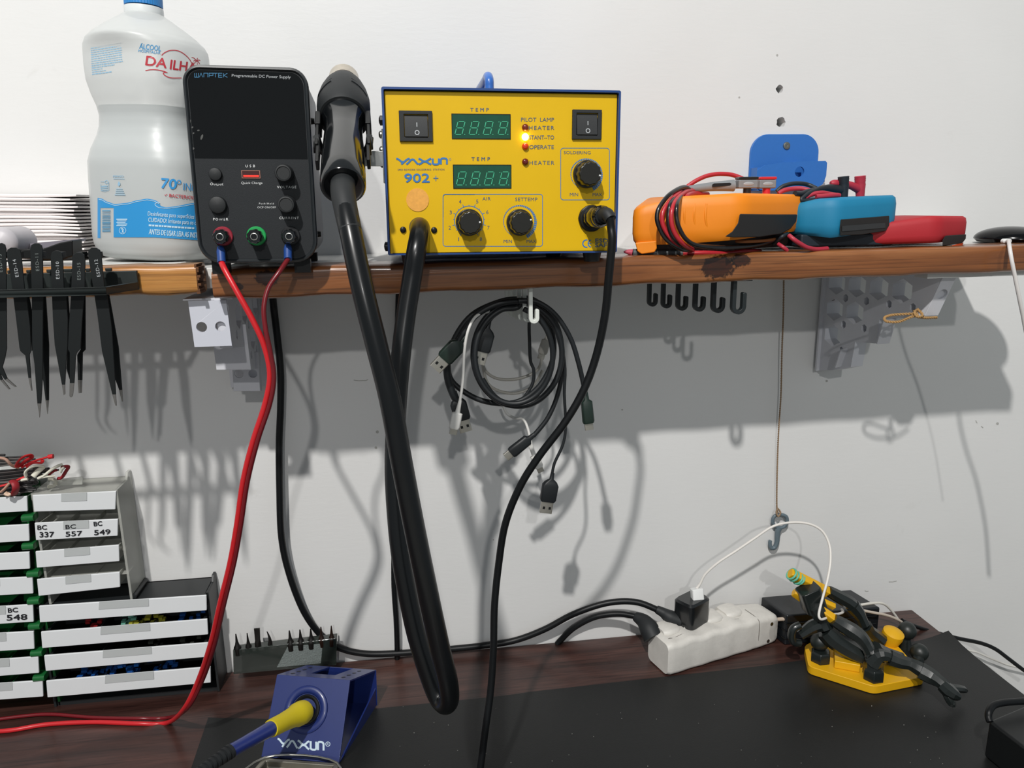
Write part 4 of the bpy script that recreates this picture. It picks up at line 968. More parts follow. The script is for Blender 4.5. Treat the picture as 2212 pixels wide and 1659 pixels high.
for l in ([(940, 345, -.11), (1060, 265, -.11), (1200, 200, -.11), (1330, 172, -.11), (1440, 167, -.11), (1570, 180, -.11), (1700, 225, -.112), (1800, 280, -.116)],
          [(1150, 395, -.11), (1060, 390, -.12), (960, 400, -.14), (820, 440, -.160), (690, 560, -.176), (600, 700, -.181), (590, 850, -.182), (650, 990, -.182), (760, 1120, -.181), (900, 1215, -.176), (1020, 1225, -.16)],
          [(1120, 420, -.12), (1000, 405, -.135), (900, 430, -.155), (790, 530, -.176), (730, 660, -.185), (715, 820, -.187), (760, 990, -.187), (860, 1130, -.185), (960, 1200, -.178), (1010, 1225, -.165)],
          [(1230, 450, -.12), (1050, 440, -.135), (940, 470, -.155), (880, 545, -.160)],
          [(880, 1280, -.160), (1150, 1275, -.163), (1400, 1278, -.163), (1560, 1275, -.16), (1700, 1255, -.158), (1850, 1248, -.152), (1960, 1252, -.14)]):
    m = M(); m.tube(cz(k6, l), .00195, 12, 8); t2.part('wire', loc(t2, m), LR)
m = M(); m.tube(cz(k6, [(175, 1275, -.150), (400, 1275, -.152), (650, 1280, -.155), (880, 1275, -.158)]), [.0034, .0034, .0030, .0026], 14, 4); pr = t2.part('probe', loc(t2, m), mat('probe_grey', '#4e5355', .5), label='dark grey probe')
m = M(); m.tube(cz(k6, [(50, 1262, -.149), (110, 1264, -.149), (170, 1272, -.150)]), [.0006, .0022, .0030], 12, 4); t2.part('probe_tip', loc(t2, m), mat('pink_red', '#b5475a', .5), par=pr)
# elbow plugs of the teal meter
def elbow(nm, lb, mt, cx, y0, y1, v, arms):
    t = T('test_lead', lb, 'test lead', P(cx, y1, v)); a = P(cx, y1 + 3, v); b = P(cx, y0, v); L = (b - a).length
    m = M(); m.lathe([(.0038, 0), (.0042, L * .3), (.0048, L * .55), (.0046, L * .7), (.0049, L * .74), (.0047, L * .8), (.0050, L * .84), (.0048, L * .93), (.0051, L * .97), (.0046, L)], axes(a, b - a), 28)
    t.part('elbow_plug', loc(t, m), mt)
    for pts, r in arms: m = M(); m.tube(cz(k7, pts), r, 12, 8); t.part('wire', loc(t, m), mt)
elbow('e', 'black test lead with elbow plug standing on the teal multimeter', mat('plug_black', '#1b2127', .5), 1822, 381, 423, -.120,
      [([(1340, 430, -.120), (1200, 410, -.122), (1100, 410, -.125), (1000, 430, -.13)], [.0040, .0036, .0028, .0022]),
       ([(1010, 425, -.13), (900, 450, -.135), (800, 480, -.14), (720, 475, -.145)], .0022), ([(480, 450, -.10), (560, 385, -.10), (680, 350, -.10), (800, 347, -.10), (900, 365, -.10), (1000, 410, -.105)], .0020),
       ([(1040, 420, -.135), (900, 480, -.14), (800, 560, -.142), (900, 572, -.142), (1100, 550, -.142)], .002), ([(440, 1150, -.150), (500, 1090, -.155), (560, 1045, -.158), (620, 1010, -.152)], .0017)])
elbow('e', 'red test lead with elbow plug standing on the teal multimeter', mat('plug_dull_red', '#a92a3c', .5), 1858, 380, 422, -.112,
      [([(1560, 420, -.112), (1480, 380, -.114), (1380, 350, -.116), (1240, 345, -.118), (1190, 350, -.118)], [.0040, .0036, .003, .0034, .002]),
       ([(500, 480, -.12), (580, 435, -.12), (700, 415, -.12), (820, 415, -.122), (920, 440, -.125)], .0020), ([(850, 540, -.14), (950, 490, -.14), (1080, 470, -.14), (1200, 490, -.138), (1310, 505, -.135)], .0020), ([(1000, 520, -.145), (1150, 510, -.145), (1290, 500, -.142)], .002),
       ([(640, 1035, -.168), (700, 1085, -.172), (780, 1140, -.172), (880, 1195, -.170), (1000, 1218, -.166), (1150, 1210, -.162)], .0019), ([(500, 1150, -.155), (560, 1190, -.16), (620, 1235, -.16)], .0017)])

# black dome device with white cable
c = P(2176, 527, -.118); dz = shz(c.x) + .0002
dm = T('dome_device', 'glossy black domed device with a white cable at the right end of the shelf', 'device', (c.x, -.118, dz))
m = M(); R_ = .0315; Hh = P(2168, 489, -.118).z - dz
m.lathe([(R_ * .9, 0), (R_, .003)] + [(R_ * math.cos(a), .003 + (Hh - .003) * math.sin(a)) for a in [math.radians(x) for x in range(10, 91, 10)]][:-1] + [(1e-6, Hh)], Matrix.Translation((.003, 0, 0)), 64); dm.part('dome', m, mat('dome_black', '#08090b', .18, var=0, spec=.2))
g0_ = P(2176, 521, -.151); m = M(); a = dm.L(g0_); m.loft([(-.0030, -.0045, .0045, -.0022, .0022, .0022), (.0, -.0045, .0045, -.0022, .0022, .0022), (.0028, -.0020, .0020, -.0018, .0018, .0018)], axes(a, (0, 0, 1), (0, -1, 0)) @ Matrix.Identity(4)); dm.part('cable_socket', m, WHT, bevel=.0003)
m = M(); m.tube([dm.L(x) for x in (g0_, P(2179, 522, -.162), P(2181, 535, -.180), P(2185, 560, -.186), P(2193, 600, -.187), P(2203, 650, -.186), P(2212, 695, -.183), P(2222, 760, -.178), P(2230, 900, -.165), P(2225, 1050, -.15))], .0017, 10); dm.part('cable', m, mat('white_cable', '#d6d2cf', .45))

# ---------------------------------------------------------------- blue wall pocket above the multimeters
BLW = mat('printed_blue', '#2b6ab6', .5, var=.05, vs=300, bump=.05, bs=1200)
k8 = lambda x, y: (1500 + x / 4.809, 80 + y / 4.809)
def w8(x, y, v=0): return P(*k8(x, y), v)
a = w8(560, 1600, -.003); b = w8(1305, 1008, -.003)
wp = T('wall_pocket', 'blue plastic wall pocket screwed to the wall above the multimeters', 'holder', (a.x, -.0003, a.z), group=None)
w_ = b.x - a.x; h_ = b.z - a.z; zp = w8(900, 1290, -.02).z - a.z
m = M(); r = .019
o = [(0, 0), (w_, 0)] + [(w_ - r + r * math.cos(t), h_ - r + r * math.sin(t)) for t in [pi / 2 * i / 10 for i in range(11)]] + [(r + r * math.cos(t), h_ - r + r * math.sin(t)) for t in [pi / 2 + pi / 2 * i / 10 for i in range(11)]]
s8 = w8(955, 1130, -.003); m.prism(o, -.003, 0, XZ)
wp.part('back_plate', m, BLW, bevel=.0006)
c_ = w8(1090, 1400, -.021) - V((a.x, 0, a.z)); m = M()
outs = [[(0, 0), (w_, 0)] + [(w_, zp - .004), (w_ - .0015, zp)] + [(.0, zp - .006)], circ(c_.x, c_.z, .0052, 24)[::-1]]
m.fill([[(-.0005, .006), (.004, .001), (.012, 0), (w_ - .012, 0), (w_ - .003, .006), (w_, .014), (w_, zp - .002), (w_ - .002, zp), (.03, zp - .001), (.008, zp - .004), (.0, zp - .009)], outs[1]], Matrix.Translation((0, -.0200, 0)) @ XZ, .0024)
wp.part('pocket_front', m, BLW)
m = M(); m.box((.001, -.019, .002), (.004, -.003, zp - .006)); m.box((w_ - .003, -.019, .008), (w_, -.003, zp - .0005)); m.box((.003, -.019, 0), (w_ - .003, -.003, .003)); m.box((c_.x - .009, -.008, c_.z - .009), (c_.x + .009, -.003, c_.z + .009))
wp.part('pocket_sides', m, BLW)
m = M(); s_ = s8 - V((a.x, 0, a.z)); m.lathe([(.0040, 0), (.0036, .0012), (.002, .0016), (1e-6, .0010)], axes((s_.x, -.003, s_.z), (0, -1, 0)), 20); wp.part('screw', m, SCREW)

# ---------------------------------------------------------------- honeycomb shelf brackets
def ang_hex(cx, cy, rx, ry): return [(cx + rx * math.cos(math.radians(a)), cy + ry * math.sin(math.radians(a))) for a in range(90, 450, 60)][::-1]
def inside(p, poly):
    c = False; n = len(poly)
    for i in range(n):
        (x1, y1), (x2, y2) = poly[i], poly[i - 1]
        if (y1 > p[1]) != (y2 > p[1]) and p[0] < (x2 - x1) * (p[1] - y1) / (y2 - y1) + x1: c = not c
    return c
def bracket(label, A, B, pxs, wdt, hexa, zt):
    """side outline from pixels on the vertical plane through A (at the wall) and B (front), extruded by wdt"""
    f = onwall(A, B); L = math.hypot(B[0] - A[0], B[1] - A[1]); dx = ((B[0] - A[0]) / L, (B[1] - A[1]) / L)
    pts = [f(a, b) for a, b in pxs]; rz = math.atan2(dx[0], -dx[1])          # local -y runs from the wall to the tip
    t = T('shelf_bracket', label, 'bracket', (A[0], A[1] - .001, zt), rz=rz)
    side = [(min(t.L(p).y, 0), min(t.L(p).z, 0)) for p in pts]; side[0] = (side[0][0], 0); side[1] = (side[1][0], 0)
    holes = [h for h in hexa if all(inside(q, side) for q in h)]
    m = M(); x0, x1 = sorted((0, wdt)); m.fill([side] + holes, Matrix.Translation(((x0 + x1) / 2, 0, 0)) @ YZ, abs(wdt))
    t.part('honeycomb_web', m, GRY); t.side = side; t.f = f
    return t
# right bracket, seen from its left side
side = [(1770, 606), (2035, 594), (1998, 681), (1992, 684), (1900, 690), (1893, 742), (1848, 738), (1838, 793), (1800, 800), (1768, 800)]
def gridhex(py_, pz_, ry_, rz_, y0, z0, ny, nz):
    return [ang_hex(y0 - py_ * i, z0 - pz_ * j, ry_, rz_) for i in range(ny) for j in range(nz)]
hx_ = gridhex(.0290, .0285, .0135, .0122, -.022, -.0185, 5, 4) + gridhex(.0290, .0285, .0038, .0045, -.0365, -.0330, 5, 3)
A_ = P(1768, 700, -.0005); B_ = P(2035, 594, -.150)
rb = bracket('pale grey honeycomb bracket under the right half of the shelf, twine tied to its tip', (A_.x, A_.y), (B_.x, B_.y), side, .016, hx_, 1.1838)
def plate(t, quad, v0, v1, holes, name, mt=GRY, th=.0022):
    """front plate through four points (px,py) : top edge at depth v0, bottom edge at v1"""
    q = [t.L(P(*quad[0], v0)), t.L(P(*quad[1], v0)), t.L(P(*quad[2], v1)), t.L(P(*quad[3], v1))]
    ex = (q[1] - q[0]); W_ = ex.length; ex = ex / W_; ez = (q[0] - q[3]); H2 = ez.length; ez = (ez - ex * ez.dot(ex)).normalized(); ey = ez.cross(ex)
    mx = Matrix.Translation(q[3]) @ Matrix((ex, ez, ex.cross(ez))).transposed().to_4x4()
    m = M(); sk = (q[0] - q[3]).dot(ex)
    m.fill([[(0, 0), (W_, 0), (W_ + sk, H2), (sk, H2)]] + [circ(W_ * a + sk * b, H2 * b, r, 24)[::-1] for a, b, r in holes], mx, th)
    return t.part(name, m, mt, bevel=.0005)
plate(rb, [(2038, 592), (2068, 591), (2030, 682), (1996, 682)], -.151, -.136, [(.55, .52, .0050)], 'front_plate')
plate(rb, [(1908, 690), (1936, 688), (1924, 742), (1893, 743)], -.100, -.090, [], 'step_plate')
plate(rb, [(1815, 756), (1842, 750), (1830, 793), (1803, 794)], -.045, -.038, [], 'step_plate')
for px, py in ((1796, 642), (1790, 758)):
    q = rb.L(rb.f(px, py)); m = M(); m.cyl((.001, q.y, q.z), (.006, q.y, q.z), .0042, .003, 14); rb.part('screw_hole', m, mat('rusty_screw', '#3f2c24', .7) if 'rusty_screw' not in bpy.data.materials else bpy.data.materials['rusty_screw'])
ye = rb.side[1][0]; m = M(); m.box((-.004, ye, -.0002), (.026, -.004, .0012)); rb.part('top_flange', m, GRY)
zb_ = min(q[1] for q in rb.side); m = M(); m.box((-.004, -.006, zb_), (.022, -.0035, -.001)); rb.part('wall_flange', m, GRY)
# left bracket, seen from its right side
side = [(566, 650), (491, 648), (503, 751), (532, 748), (541, 798), (556, 797), (560, 843), (566, 845)]
A_ = P(568, 750, -.0005); B_ = P(491, 648, -.150)
lb = bracket('light grey bracket with two round holes under the left end of the long shelf', (A_.x, A_.y), (B_.x, B_.y), side, -.010, hx_, 1.1812)
plate(lb, [(407, 650), (489, 648), (502, 751), (421, 749)], -.151, -.151, [(.26, .43, .0042), (.76, .43, .0042)], 'front_plate', mat('light_grey_plastic', '#c3c6d0', .5, var=.03))
plate(lb, [(455, 700), (531, 700), (541, 800), (468, 799)], -.098, -.098, [], 'step_plate')
plate(lb, [(500, 760), (558, 760), (566, 845), (505, 845)], -.050, -.050, [(.24, .45, .0040), (.76, .45, .0040)], 'step_plate')
ye = lb.side[1][0]; m = M(); m.box((-.034, ye, -.0002), (.004, -.003, .0012)); lb.part('top_flange', m, GRY)
m = M(); m.box((-.034, -.0045, min(q[1] for q in lb.side)), (.002, -.002, -.001)); lb.part('wall_flange', m, GRY)

# ---------------------------------------------------------------- hook racks under the shelf
def jhook(x, y, zt, zb, w, th, op, n=8):
    """J hook in a plane parallel to the wall; opening on the right, stem on the left; op = inner gap"""
    r = (w) / 2; c = (x + r, zb + r); out = []
    st_ = op[0]; tipz = op[1]
    o = [(x, zt), (x, c[1])] + [(c[0] + r * math.cos(a), c[1] + r * math.sin(a)) for a in [pi + pi * i / n for i in range(1, n)]] + [(x + w, c[1]), (x + w, tipz - .001), (x + w - .001, tipz), (x + w - st_ + .0008, tipz), (x + w - st_, tipz - .001)]
    ri = r - st_; o += [(c[0] + ri * math.cos(a), c[1] + ri * math.sin(a)) for a in [0 - pi * i / n for i in range(0, n + 1)]] + [(x + st_, zt)]
    m = M(); m.prism(o, y, y + th, XZ); return m
HBK = mat('hook_black', '#1c2224', .45, var=.06)
hb = T('hook_rack', 'black rack of six J-shaped hooks under the shelf below the orange multimeter', 'hook rack', P(1600, 606, -.1635), group=None)
data = [(1581, 1614, 680, 632), (1538, 1568, 677, 643), (1499, 1526, 674, 641), (1462, 1488, 672, 640), (1430, 1453, 667, 637), (1400, 1422, 663, 634)]
for i, (x0, x1, yb_, yt_) in enumerate(data):
    v = -.160 + i * .0245; a = P(x0, yb_, v); b = P(x1, yt_, v); ztp = 1.1855
    m = jhook(a.x, v, ztp, a.z, b.x - a.x, .006, (.0036, b.z)); hb.part('hook', loc(hb, m), HBK, bevel=.0005)
m = M(); a = P(1580, 607, -.16); m.box((a.x - .001, -.163, 1.1853), (a.x + .018, -.020, 1.1873)); hb.part('mount_plate', loc(hb, m), HBK)
WHK = mat('hook_white', '#d8dcd6', .4, var=.03)
hw_ = T('hook_rack', 'white rack of J-shaped hooks under the shelf holding a bundle of cables', 'hook rack', P(1150, 628, -.1635))
for i, (xl__, yb__) in enumerate(((1143, 700), (1130, 697), (1119, 694), (1109, 690), (1100, 686), (1092, 681))):
    v = -.158 + i * .0225; a = P(xl__, yb__, v); X0 = a.x if i == 0 else X0
    m = jhook(a.x, v, 1.1848, a.z, .0090, .0062, (.0034, a.z + .0125)); hw_.part('hook', loc(hw_, m), WHK, bevel=.0007)
m = M(); m.box((X0 - .012, -.162, 1.1847), (X0 + .018, -.018, 1.1864)); hw_.part('mount_plate', loc(hw_, m), WHK)
# ---------------------------------------------------------------- usb cables hung on the white hooks
SILV = mat('plug_silver', '#b9b6ad', .35, metal=.85, var=.1, vs=500); WCB = mat('white_usb_cable', '#d3d2ce', .45); CLR = mat('clear_cable', '#b3b0a8', .35, var=.05)
def cframe(px, py, v, tx, ty):
    c = P(px, py, v); d = (P(tx, ty, v) - c).normalized(); w = d.cross(V((0, -1, 0))).normalized()
    return Matrix.Translation(c) @ Matrix((d, w, d.cross(w))).transposed().to_4x4()
def conn(t, fr, kind, mt, par=None):
    """plug along local x: kind A (wide flat), C or micro (small)"""
    if kind == 'A': hs_ = [(-.012, -.0018, .0018, -.0018, .0018, .0016), (-.006, -.0022, .0022, -.002, .002, .0018), (-.003, -.0058, .0058, -.0033, .0033, .002), (0, -.0076, .0076, -.0038, .0038, .002), (.014, -.0076, .0076, -.0038, .0038, .002), (.016, -.0066, .0066, -.0034, .0034, .002)]; tip = (.016, .0275, .0058, .0022)
    elif kind == 'C': hs_ = [(-.013, -.0016, .0016, -.0016, .0016, .0015), (-.002, -.0026, .0026, -.0024, .0024, .002), (0, -.0052, .0052, -.0033, .0033, .0028), (.018, -.0056, .0056, -.0033, .0033, .0028), (.020, -.0050, .0050, -.003, .003, .0028)]; tip = (.020, .0265, .0040, .0013)
    else: hs_ = [(-.012, -.0014, .0014, -.0014, .0014, .001), (-.001, -.0022, .0022, -.0018, .0018, .0015), (0, -.0045, .0045, -.003, .003, .002), (.012, -.0048, .0048, -.003, .003, .002), (.014, -.004, .004, -.0026, .0026, .002)]; tip = (.014, .0195, .0034, .0010)
    m = M(); m.loft(hs_, fr); h = t.part('plug_housing', loc(t, m), mt)
    m = M(); m.loft([(tip[0], -tip[2], tip[2], -tip[3], tip[3], .0007), (tip[1], -tip[2], tip[2], -tip[3], tip[3], .0007)], fr); s_ = t.part('plug_tip', loc(t, m), SILV, par=h)
    if kind == 'A':
        m = M()
        for sy in (-.0028, .0028): m.box((tip[0] + .0048, sy - .0011, tip[3]), (tip[0] + .0074, sy + .0011, tip[3] + .0001), fr); m.box((tip[0] + .0048, sy - .0011, -tip[3] - .0001), (tip[0] + .0074, sy + .0011, -tip[3]), fr)
        t.part('tip_slot', loc(t, m), BLK, par=s_)
    return h
def ring_pts(cx, cy, rx, ry, v, a0, a1, n=12): return [P(cx + rx * math.cos(math.radians(a0 + (a1 - a0) * i / n)), cy - ry * math.sin(math.radians(a0 + (a1 - a0) * i / n)), v if not isinstance(v, tuple) else v[0] + (v[1] - v[0]) * i / n) for i in range(n + 1)]
def usb(label, pts, r, mt, plugs, group='cables hung on the white hooks'):
    t = T('usb_cable', label, 'cable', pts[0], group=group)
    m = M(); m.tube([t.L(p) for p in pts], r, 10, 6); t.part('wire', m, mt)
    for fr, kind, pm in plugs: conn(t, fr, kind, pm)
    return t
CBM = mat('usb_black', '#15191c', .5, var=.08); CBG = mat('usb_green_black', '#15261f', .4, var=.05, coat=.2)
usb('thick black cable hung on the white hooks, its silver tip pointing down left', [P(986, 744, -.135), P(1004, 715, -.135), P(1030, 680, -.135), P(1080, 655, -.135), P(1138, 650, -.135)] + ring_pts(1118, 765, 96, 112, (-.135, -.128), 62, -250, 16) + [P(1140, 655, -.12)], .0026, CBM, [(cframe(986, 748, -.135, 948, 788), 'A', CBG)])
usb('black cable with a dark round-ended plug hanging lowest right of the white hooks', [P(1120, 650, -.142), P(1160, 652, -.142), P(1200, 680, -.142), P(1232, 730, -.142), P(1250, 785, -.142), P(1262, 838, -.142), P(1266, 858, -.142)], .0022, CBM, [(cframe(1267, 868, -.142, 1273, 930), 'C', CBG)])
usb('black cable whose flat plug hangs at the lower left of the cable bundle', [P(1135, 646, -.105), P(1085, 650, -.105), P(1020, 680, -.105), P(980, 735, -.105), P(968, 790, -.105), P(982, 830, -.105), P(1040, 865, -.108), P(1110, 870, -.11), P(1160, 840, -.112), P(1190, 790, -.112), P(1196, 740, -.112), P(1180, 690, -.112), P(1140, 655, -.112)], .0026, CBM, [])
usb('short black cable ending in a flat plug beside the white thin one', [P(965, 770, -.115), P(967, 815, -.115), P(978, 850, -.115), P(988, 868, -.115)], .0036, CBM, [(cframe(990, 872, -.115, 1008, 935), 'A', CBM)])
usb('black cable curling down to a squared plug pointing lower left under the bundle', [P(1150, 655, -.12), P(1195, 700, -.12), P(1215, 770, -.12), P(1208, 840, -.12), P(1185, 900, -.12), P(1152, 942, -.12)], .0022, CBM, [(cframe(1140, 950, -.12, 1090, 990), 'C', CBM)])
usb('thin black cable whose flat plug hangs lowest of the bundle', [P(1160, 660, -.13), P(1205, 725, -.13), P(1220, 790, -.13), P(1219, 850, -.13), P(1222, 920, -.13), P(1216, 960, -.13), P(1198, 1000, -.13), P(1192, 1028, -.13)], .0014, CBM, [(cframe(1189, 1048, -.13, 1180, 1097), 'A', CBM)])
usb('large black cable end with wide plug facing down inside the cable ring', [P(1140, 652, -.125), P(1095, 662, -.125), P(1065, 680, -.125), P(1052, 696, -.125)] , .0030, CBM, [(cframe(1050, 722, -.125, 1036, 775), 'A', CBM)])
usb('black coiled cable making the inner ring on the white hooks', ring_pts(1110, 768, 84, 104, (-.15, -.13), 75, -275, 16) + ring_pts(1122, 760, 92, 118, (-.13, -.12), 80, -150, 10), .0024, CBM, [])
usb('thin black wire dropping inside the ring of coiled cable', [P(1146, 655, -.10), P(1143, 700, -.10), P(1144, 740, -.10), P(1146, 780, -.10), P(1153, 800, -.10), P(1150, 830, -.10), P(1130, 862, -.10)], .0016, CBM, [])
usb('thin white cable hanging left of the ring with a small dark tip', [P(1060, 672, -.128), P(1030, 682, -.138), P(1012, 712, -.145), P(1003, 760, -.145), P(1000, 820, -.145), P(993, 870, -.145), P(989, 890, -.145)], .0013, WCB, [(cframe(988, 893, -.145, 981, 925), 'M', WCB)])
usb('translucent white cable sagging inside the ring of black cables', [P(1172, 770, -.06), P(1160, 800, -.06), P(1120, 818, -.06), P(1075, 818, -.06), P(1048, 800, -.06), P(1040, 770, -.06), P(1055, 830, -.06), P(1105, 850, -.06), P(1150, 835, -.06), P(1172, 800, -.06)], .0015, CLR, [(cframe(1180, 735, -.06, 1170, 768), 'M', CLR)])
usb('thin white wire dangling below the ring to a small metal tip', [P(1085, 872, -.03), P(1095, 893, -.03), P(1112, 903, -.03), P(1130, 906, -.035), P(1140, 925, -.04), P(1148, 960, -.045), P(1156, 990, -.045)], .0014, WCB, [(cframe(1154, 985, -.045, 1166, 1012), 'M', WCB)])

# ---------------------------------------------------------------- twine, grey hook, twine loop
TWN = mat('brown_twine', '#8f7860', .85, var=.25, vs=900)
def rope(pts, r, turns, seg=7, sub=10):
    p = spline(pts, sub); n = len(p); m = M(); k = max(int(turns * 10), n)
    q = [p[min(int(i * (n - 1) / k), n - 2)].lerp(p[min(int(i * (n - 1) / k) + 1, n - 1)], (i * (n - 1) / k) % 1) for i in range(k + 1)]
    for ph in (0, pi):
        o = []
        for i, c in enumerate(q):
            t = (q[min(i + 1, k)] - q[max(i - 1, 0)]).normalized(); u = t.cross(V((0, 1, 0))); u = u.normalized() if u.length > .05 else V((1, 0, 0)); w = t.cross(u); a = ph + 2 * pi * turns * i / k
            o.append(c + (u * math.cos(a) + w * math.sin(a)) * r * .55)
        m.tube(o, r * .62, seg, raw=True)
    return m
tl = T('hanging_twine', 'brown twine hanging down the wall with a grey plastic hook tied on its end', 'twine', P(1682, 1112, -.006))
m = rope([P(1693, 596, -.010), P(1692, 680, -.010), P(1689, 760, -.009), P(1687, 850, -.008), P(1682, 930, -.007), P(1679, 1010, -.006), P(1678, 1090, -.006), P(1681, 1108, -.007)], .00085, 60)
tl.part('twine', loc(tl, m), TWN)
m = rope([P(1681, 1098, -.008), P(1677, 1106, -.010), P(1681, 1116, -.011), P(1686, 1108, -.008), P(1682, 1100, -.007)], .0010, 6); tl.part('knot', loc(tl, m), TWN)
ka = lambda x, y: (1580 + x / 8.508, 1080 + y / 8.508)
GH = mat('grey_hook', '#5f6d75', .45, var=.08)
hk = T('plastic_hook', 'small grey plastic swivel hook hanging at the end of the brown twine', 'hook', P(*ka(860, 500), -.006))
def kp(l, v=-.0058): return [P(*ka(x, y), v) for x, y in l]
m = M(); m.tube(kp([(885, 268), (1000, 300), (1022, 390), (980, 480), (885, 510), (790, 470), (755, 390), (790, 300)]), .0021, 10, 6, closed=True)
hk.part('eye', loc(hk, m), GH)
m = M(); m.tube(kp([(880, 500), (855, 560), (845, 650), (840, 740), (825, 810), (795, 870), (745, 885), (715, 850), (708, 780), (715, 745)]), [.0040, .0034, .0030, .0028, .0026, .0024, .0022, .0021], 12, 6, flat=1); hk.part('hook_arm', loc(hk, m), GH)
kb = lambda x, y: (1600 + x / 3.614, 560 + y / 3.614)
tk = T('twine_loop', 'short loop of brown twine knotted on the tip of the right honeycomb bracket', 'twine', P(*kb(1380, 420), -.14))
TW2 = mat('golden_twine', '#a98555', .85, var=.3, vs=900)
def kq(l): return [P(*kb(x, y), v) for x, y, v in l]
m = rope(kq([(1380, 425, -.145), (1280, 428, -.14), (1180, 436, -.135), (1125, 455, -.135), (1140, 485, -.14), (1230, 488, -.145), (1310, 458, -.15), (1385, 435, -.152)]), .0012, 16); m2 = rope(kq([(1385, 392, -.135), (1360, 415, -.15), (1380, 450, -.155), (1420, 440, -.150), (1390, 400, -.145), (1352, 408, -.135)]), .0012, 8)
tk.part('loop', loc(tk, m), TW2); tk.part('knot', loc(tk, m2), TW2)
m = rope(kq([(1390, 450, -.150), (1450, 458, -.148), (1530, 455, -.14)]), .0012, 5); tk.part('tail', loc(tk, m), TW2)

# ---------------------------------------------------------------- power cords behind the shelf
def cord(name, lab, pts, r, mt, cat='cord'):
    t = T(name, lab, cat, pts[len(pts) // 2]); m = M(); m.tube([t.L(p) for p in pts], r, 12, 8); t.part('sheath', m, mt); return t
zc = DZ + .0034
c1 = cord('mains_cord', 'long black cord running down the wall and along the desk edge to the power strip', [P(584, 560, -.055), P(590, 650, -.012), P(598, 720, -.011), P(606, 800, -.012), P(606, 880, -.012), P(603, 960, -.012), P(604, 1060, -.013), P(608, 1160, -.014), P(625, 1240, -.015), P(656, 1320, -.014), P(694, 1372, -.011), P(735, 1400, -.009), P(790, 1412, -.009), P(860, 1411, -.009), P(950, 1404, -.009), P(1040, 1395, -.009), P(1110, 1384, -.010), P(1175, 1360, -.014), P(1240, 1326, -.018), P(1310, 1303, -.022), P(1370, 1300, -.028), P(1415, 1315, -.036), P(1440, 1330, -.040)], .0036, RUBC)
m = M(); m.tube([c1.L(x) for x in (P(1418, 1316, -.037), P(1432, 1323, -.040), P(1446, 1332, -.044), P(1470, 1342, -.048))], [.0044, .0056, .0078, .0078], 16, 5); c1.part('plug', m, BLKM)
c2 = cord('mains_cord', 'short black cord rising from behind the desk into the left end of the power strip', [P(1203, 1392, -.005), P(1212, 1382, -.005), P(1240, 1356, -.008), P(1285, 1333, -.014), P(1335, 1326, -.022), P(1375, 1332, -.032)], .0034, RUBC)
m = M(); m.tube([c2.L(x) for x in (P(1372, 1331, -.032), P(1390, 1342, -.040), P(1402, 1358, -.050), P(1412, 1378, -.058))], [.0052, .0085, .0110, .0115], 16, 5); c2.part('plug', m, BLKM)
cord('mains_cord', 'thin black cord hanging straight down the wall behind the hose loop', [P(863, 560, -.05), P(861, 640, -.008), P(858, 760, -.007), P(857, 900, -.007), P(853, 1100, -.007), P(851, 1250, -.008), P(856, 1340, -.010), P(858, 1395, -.008), P(858, 1440, -.004)], .0031, RUBC)

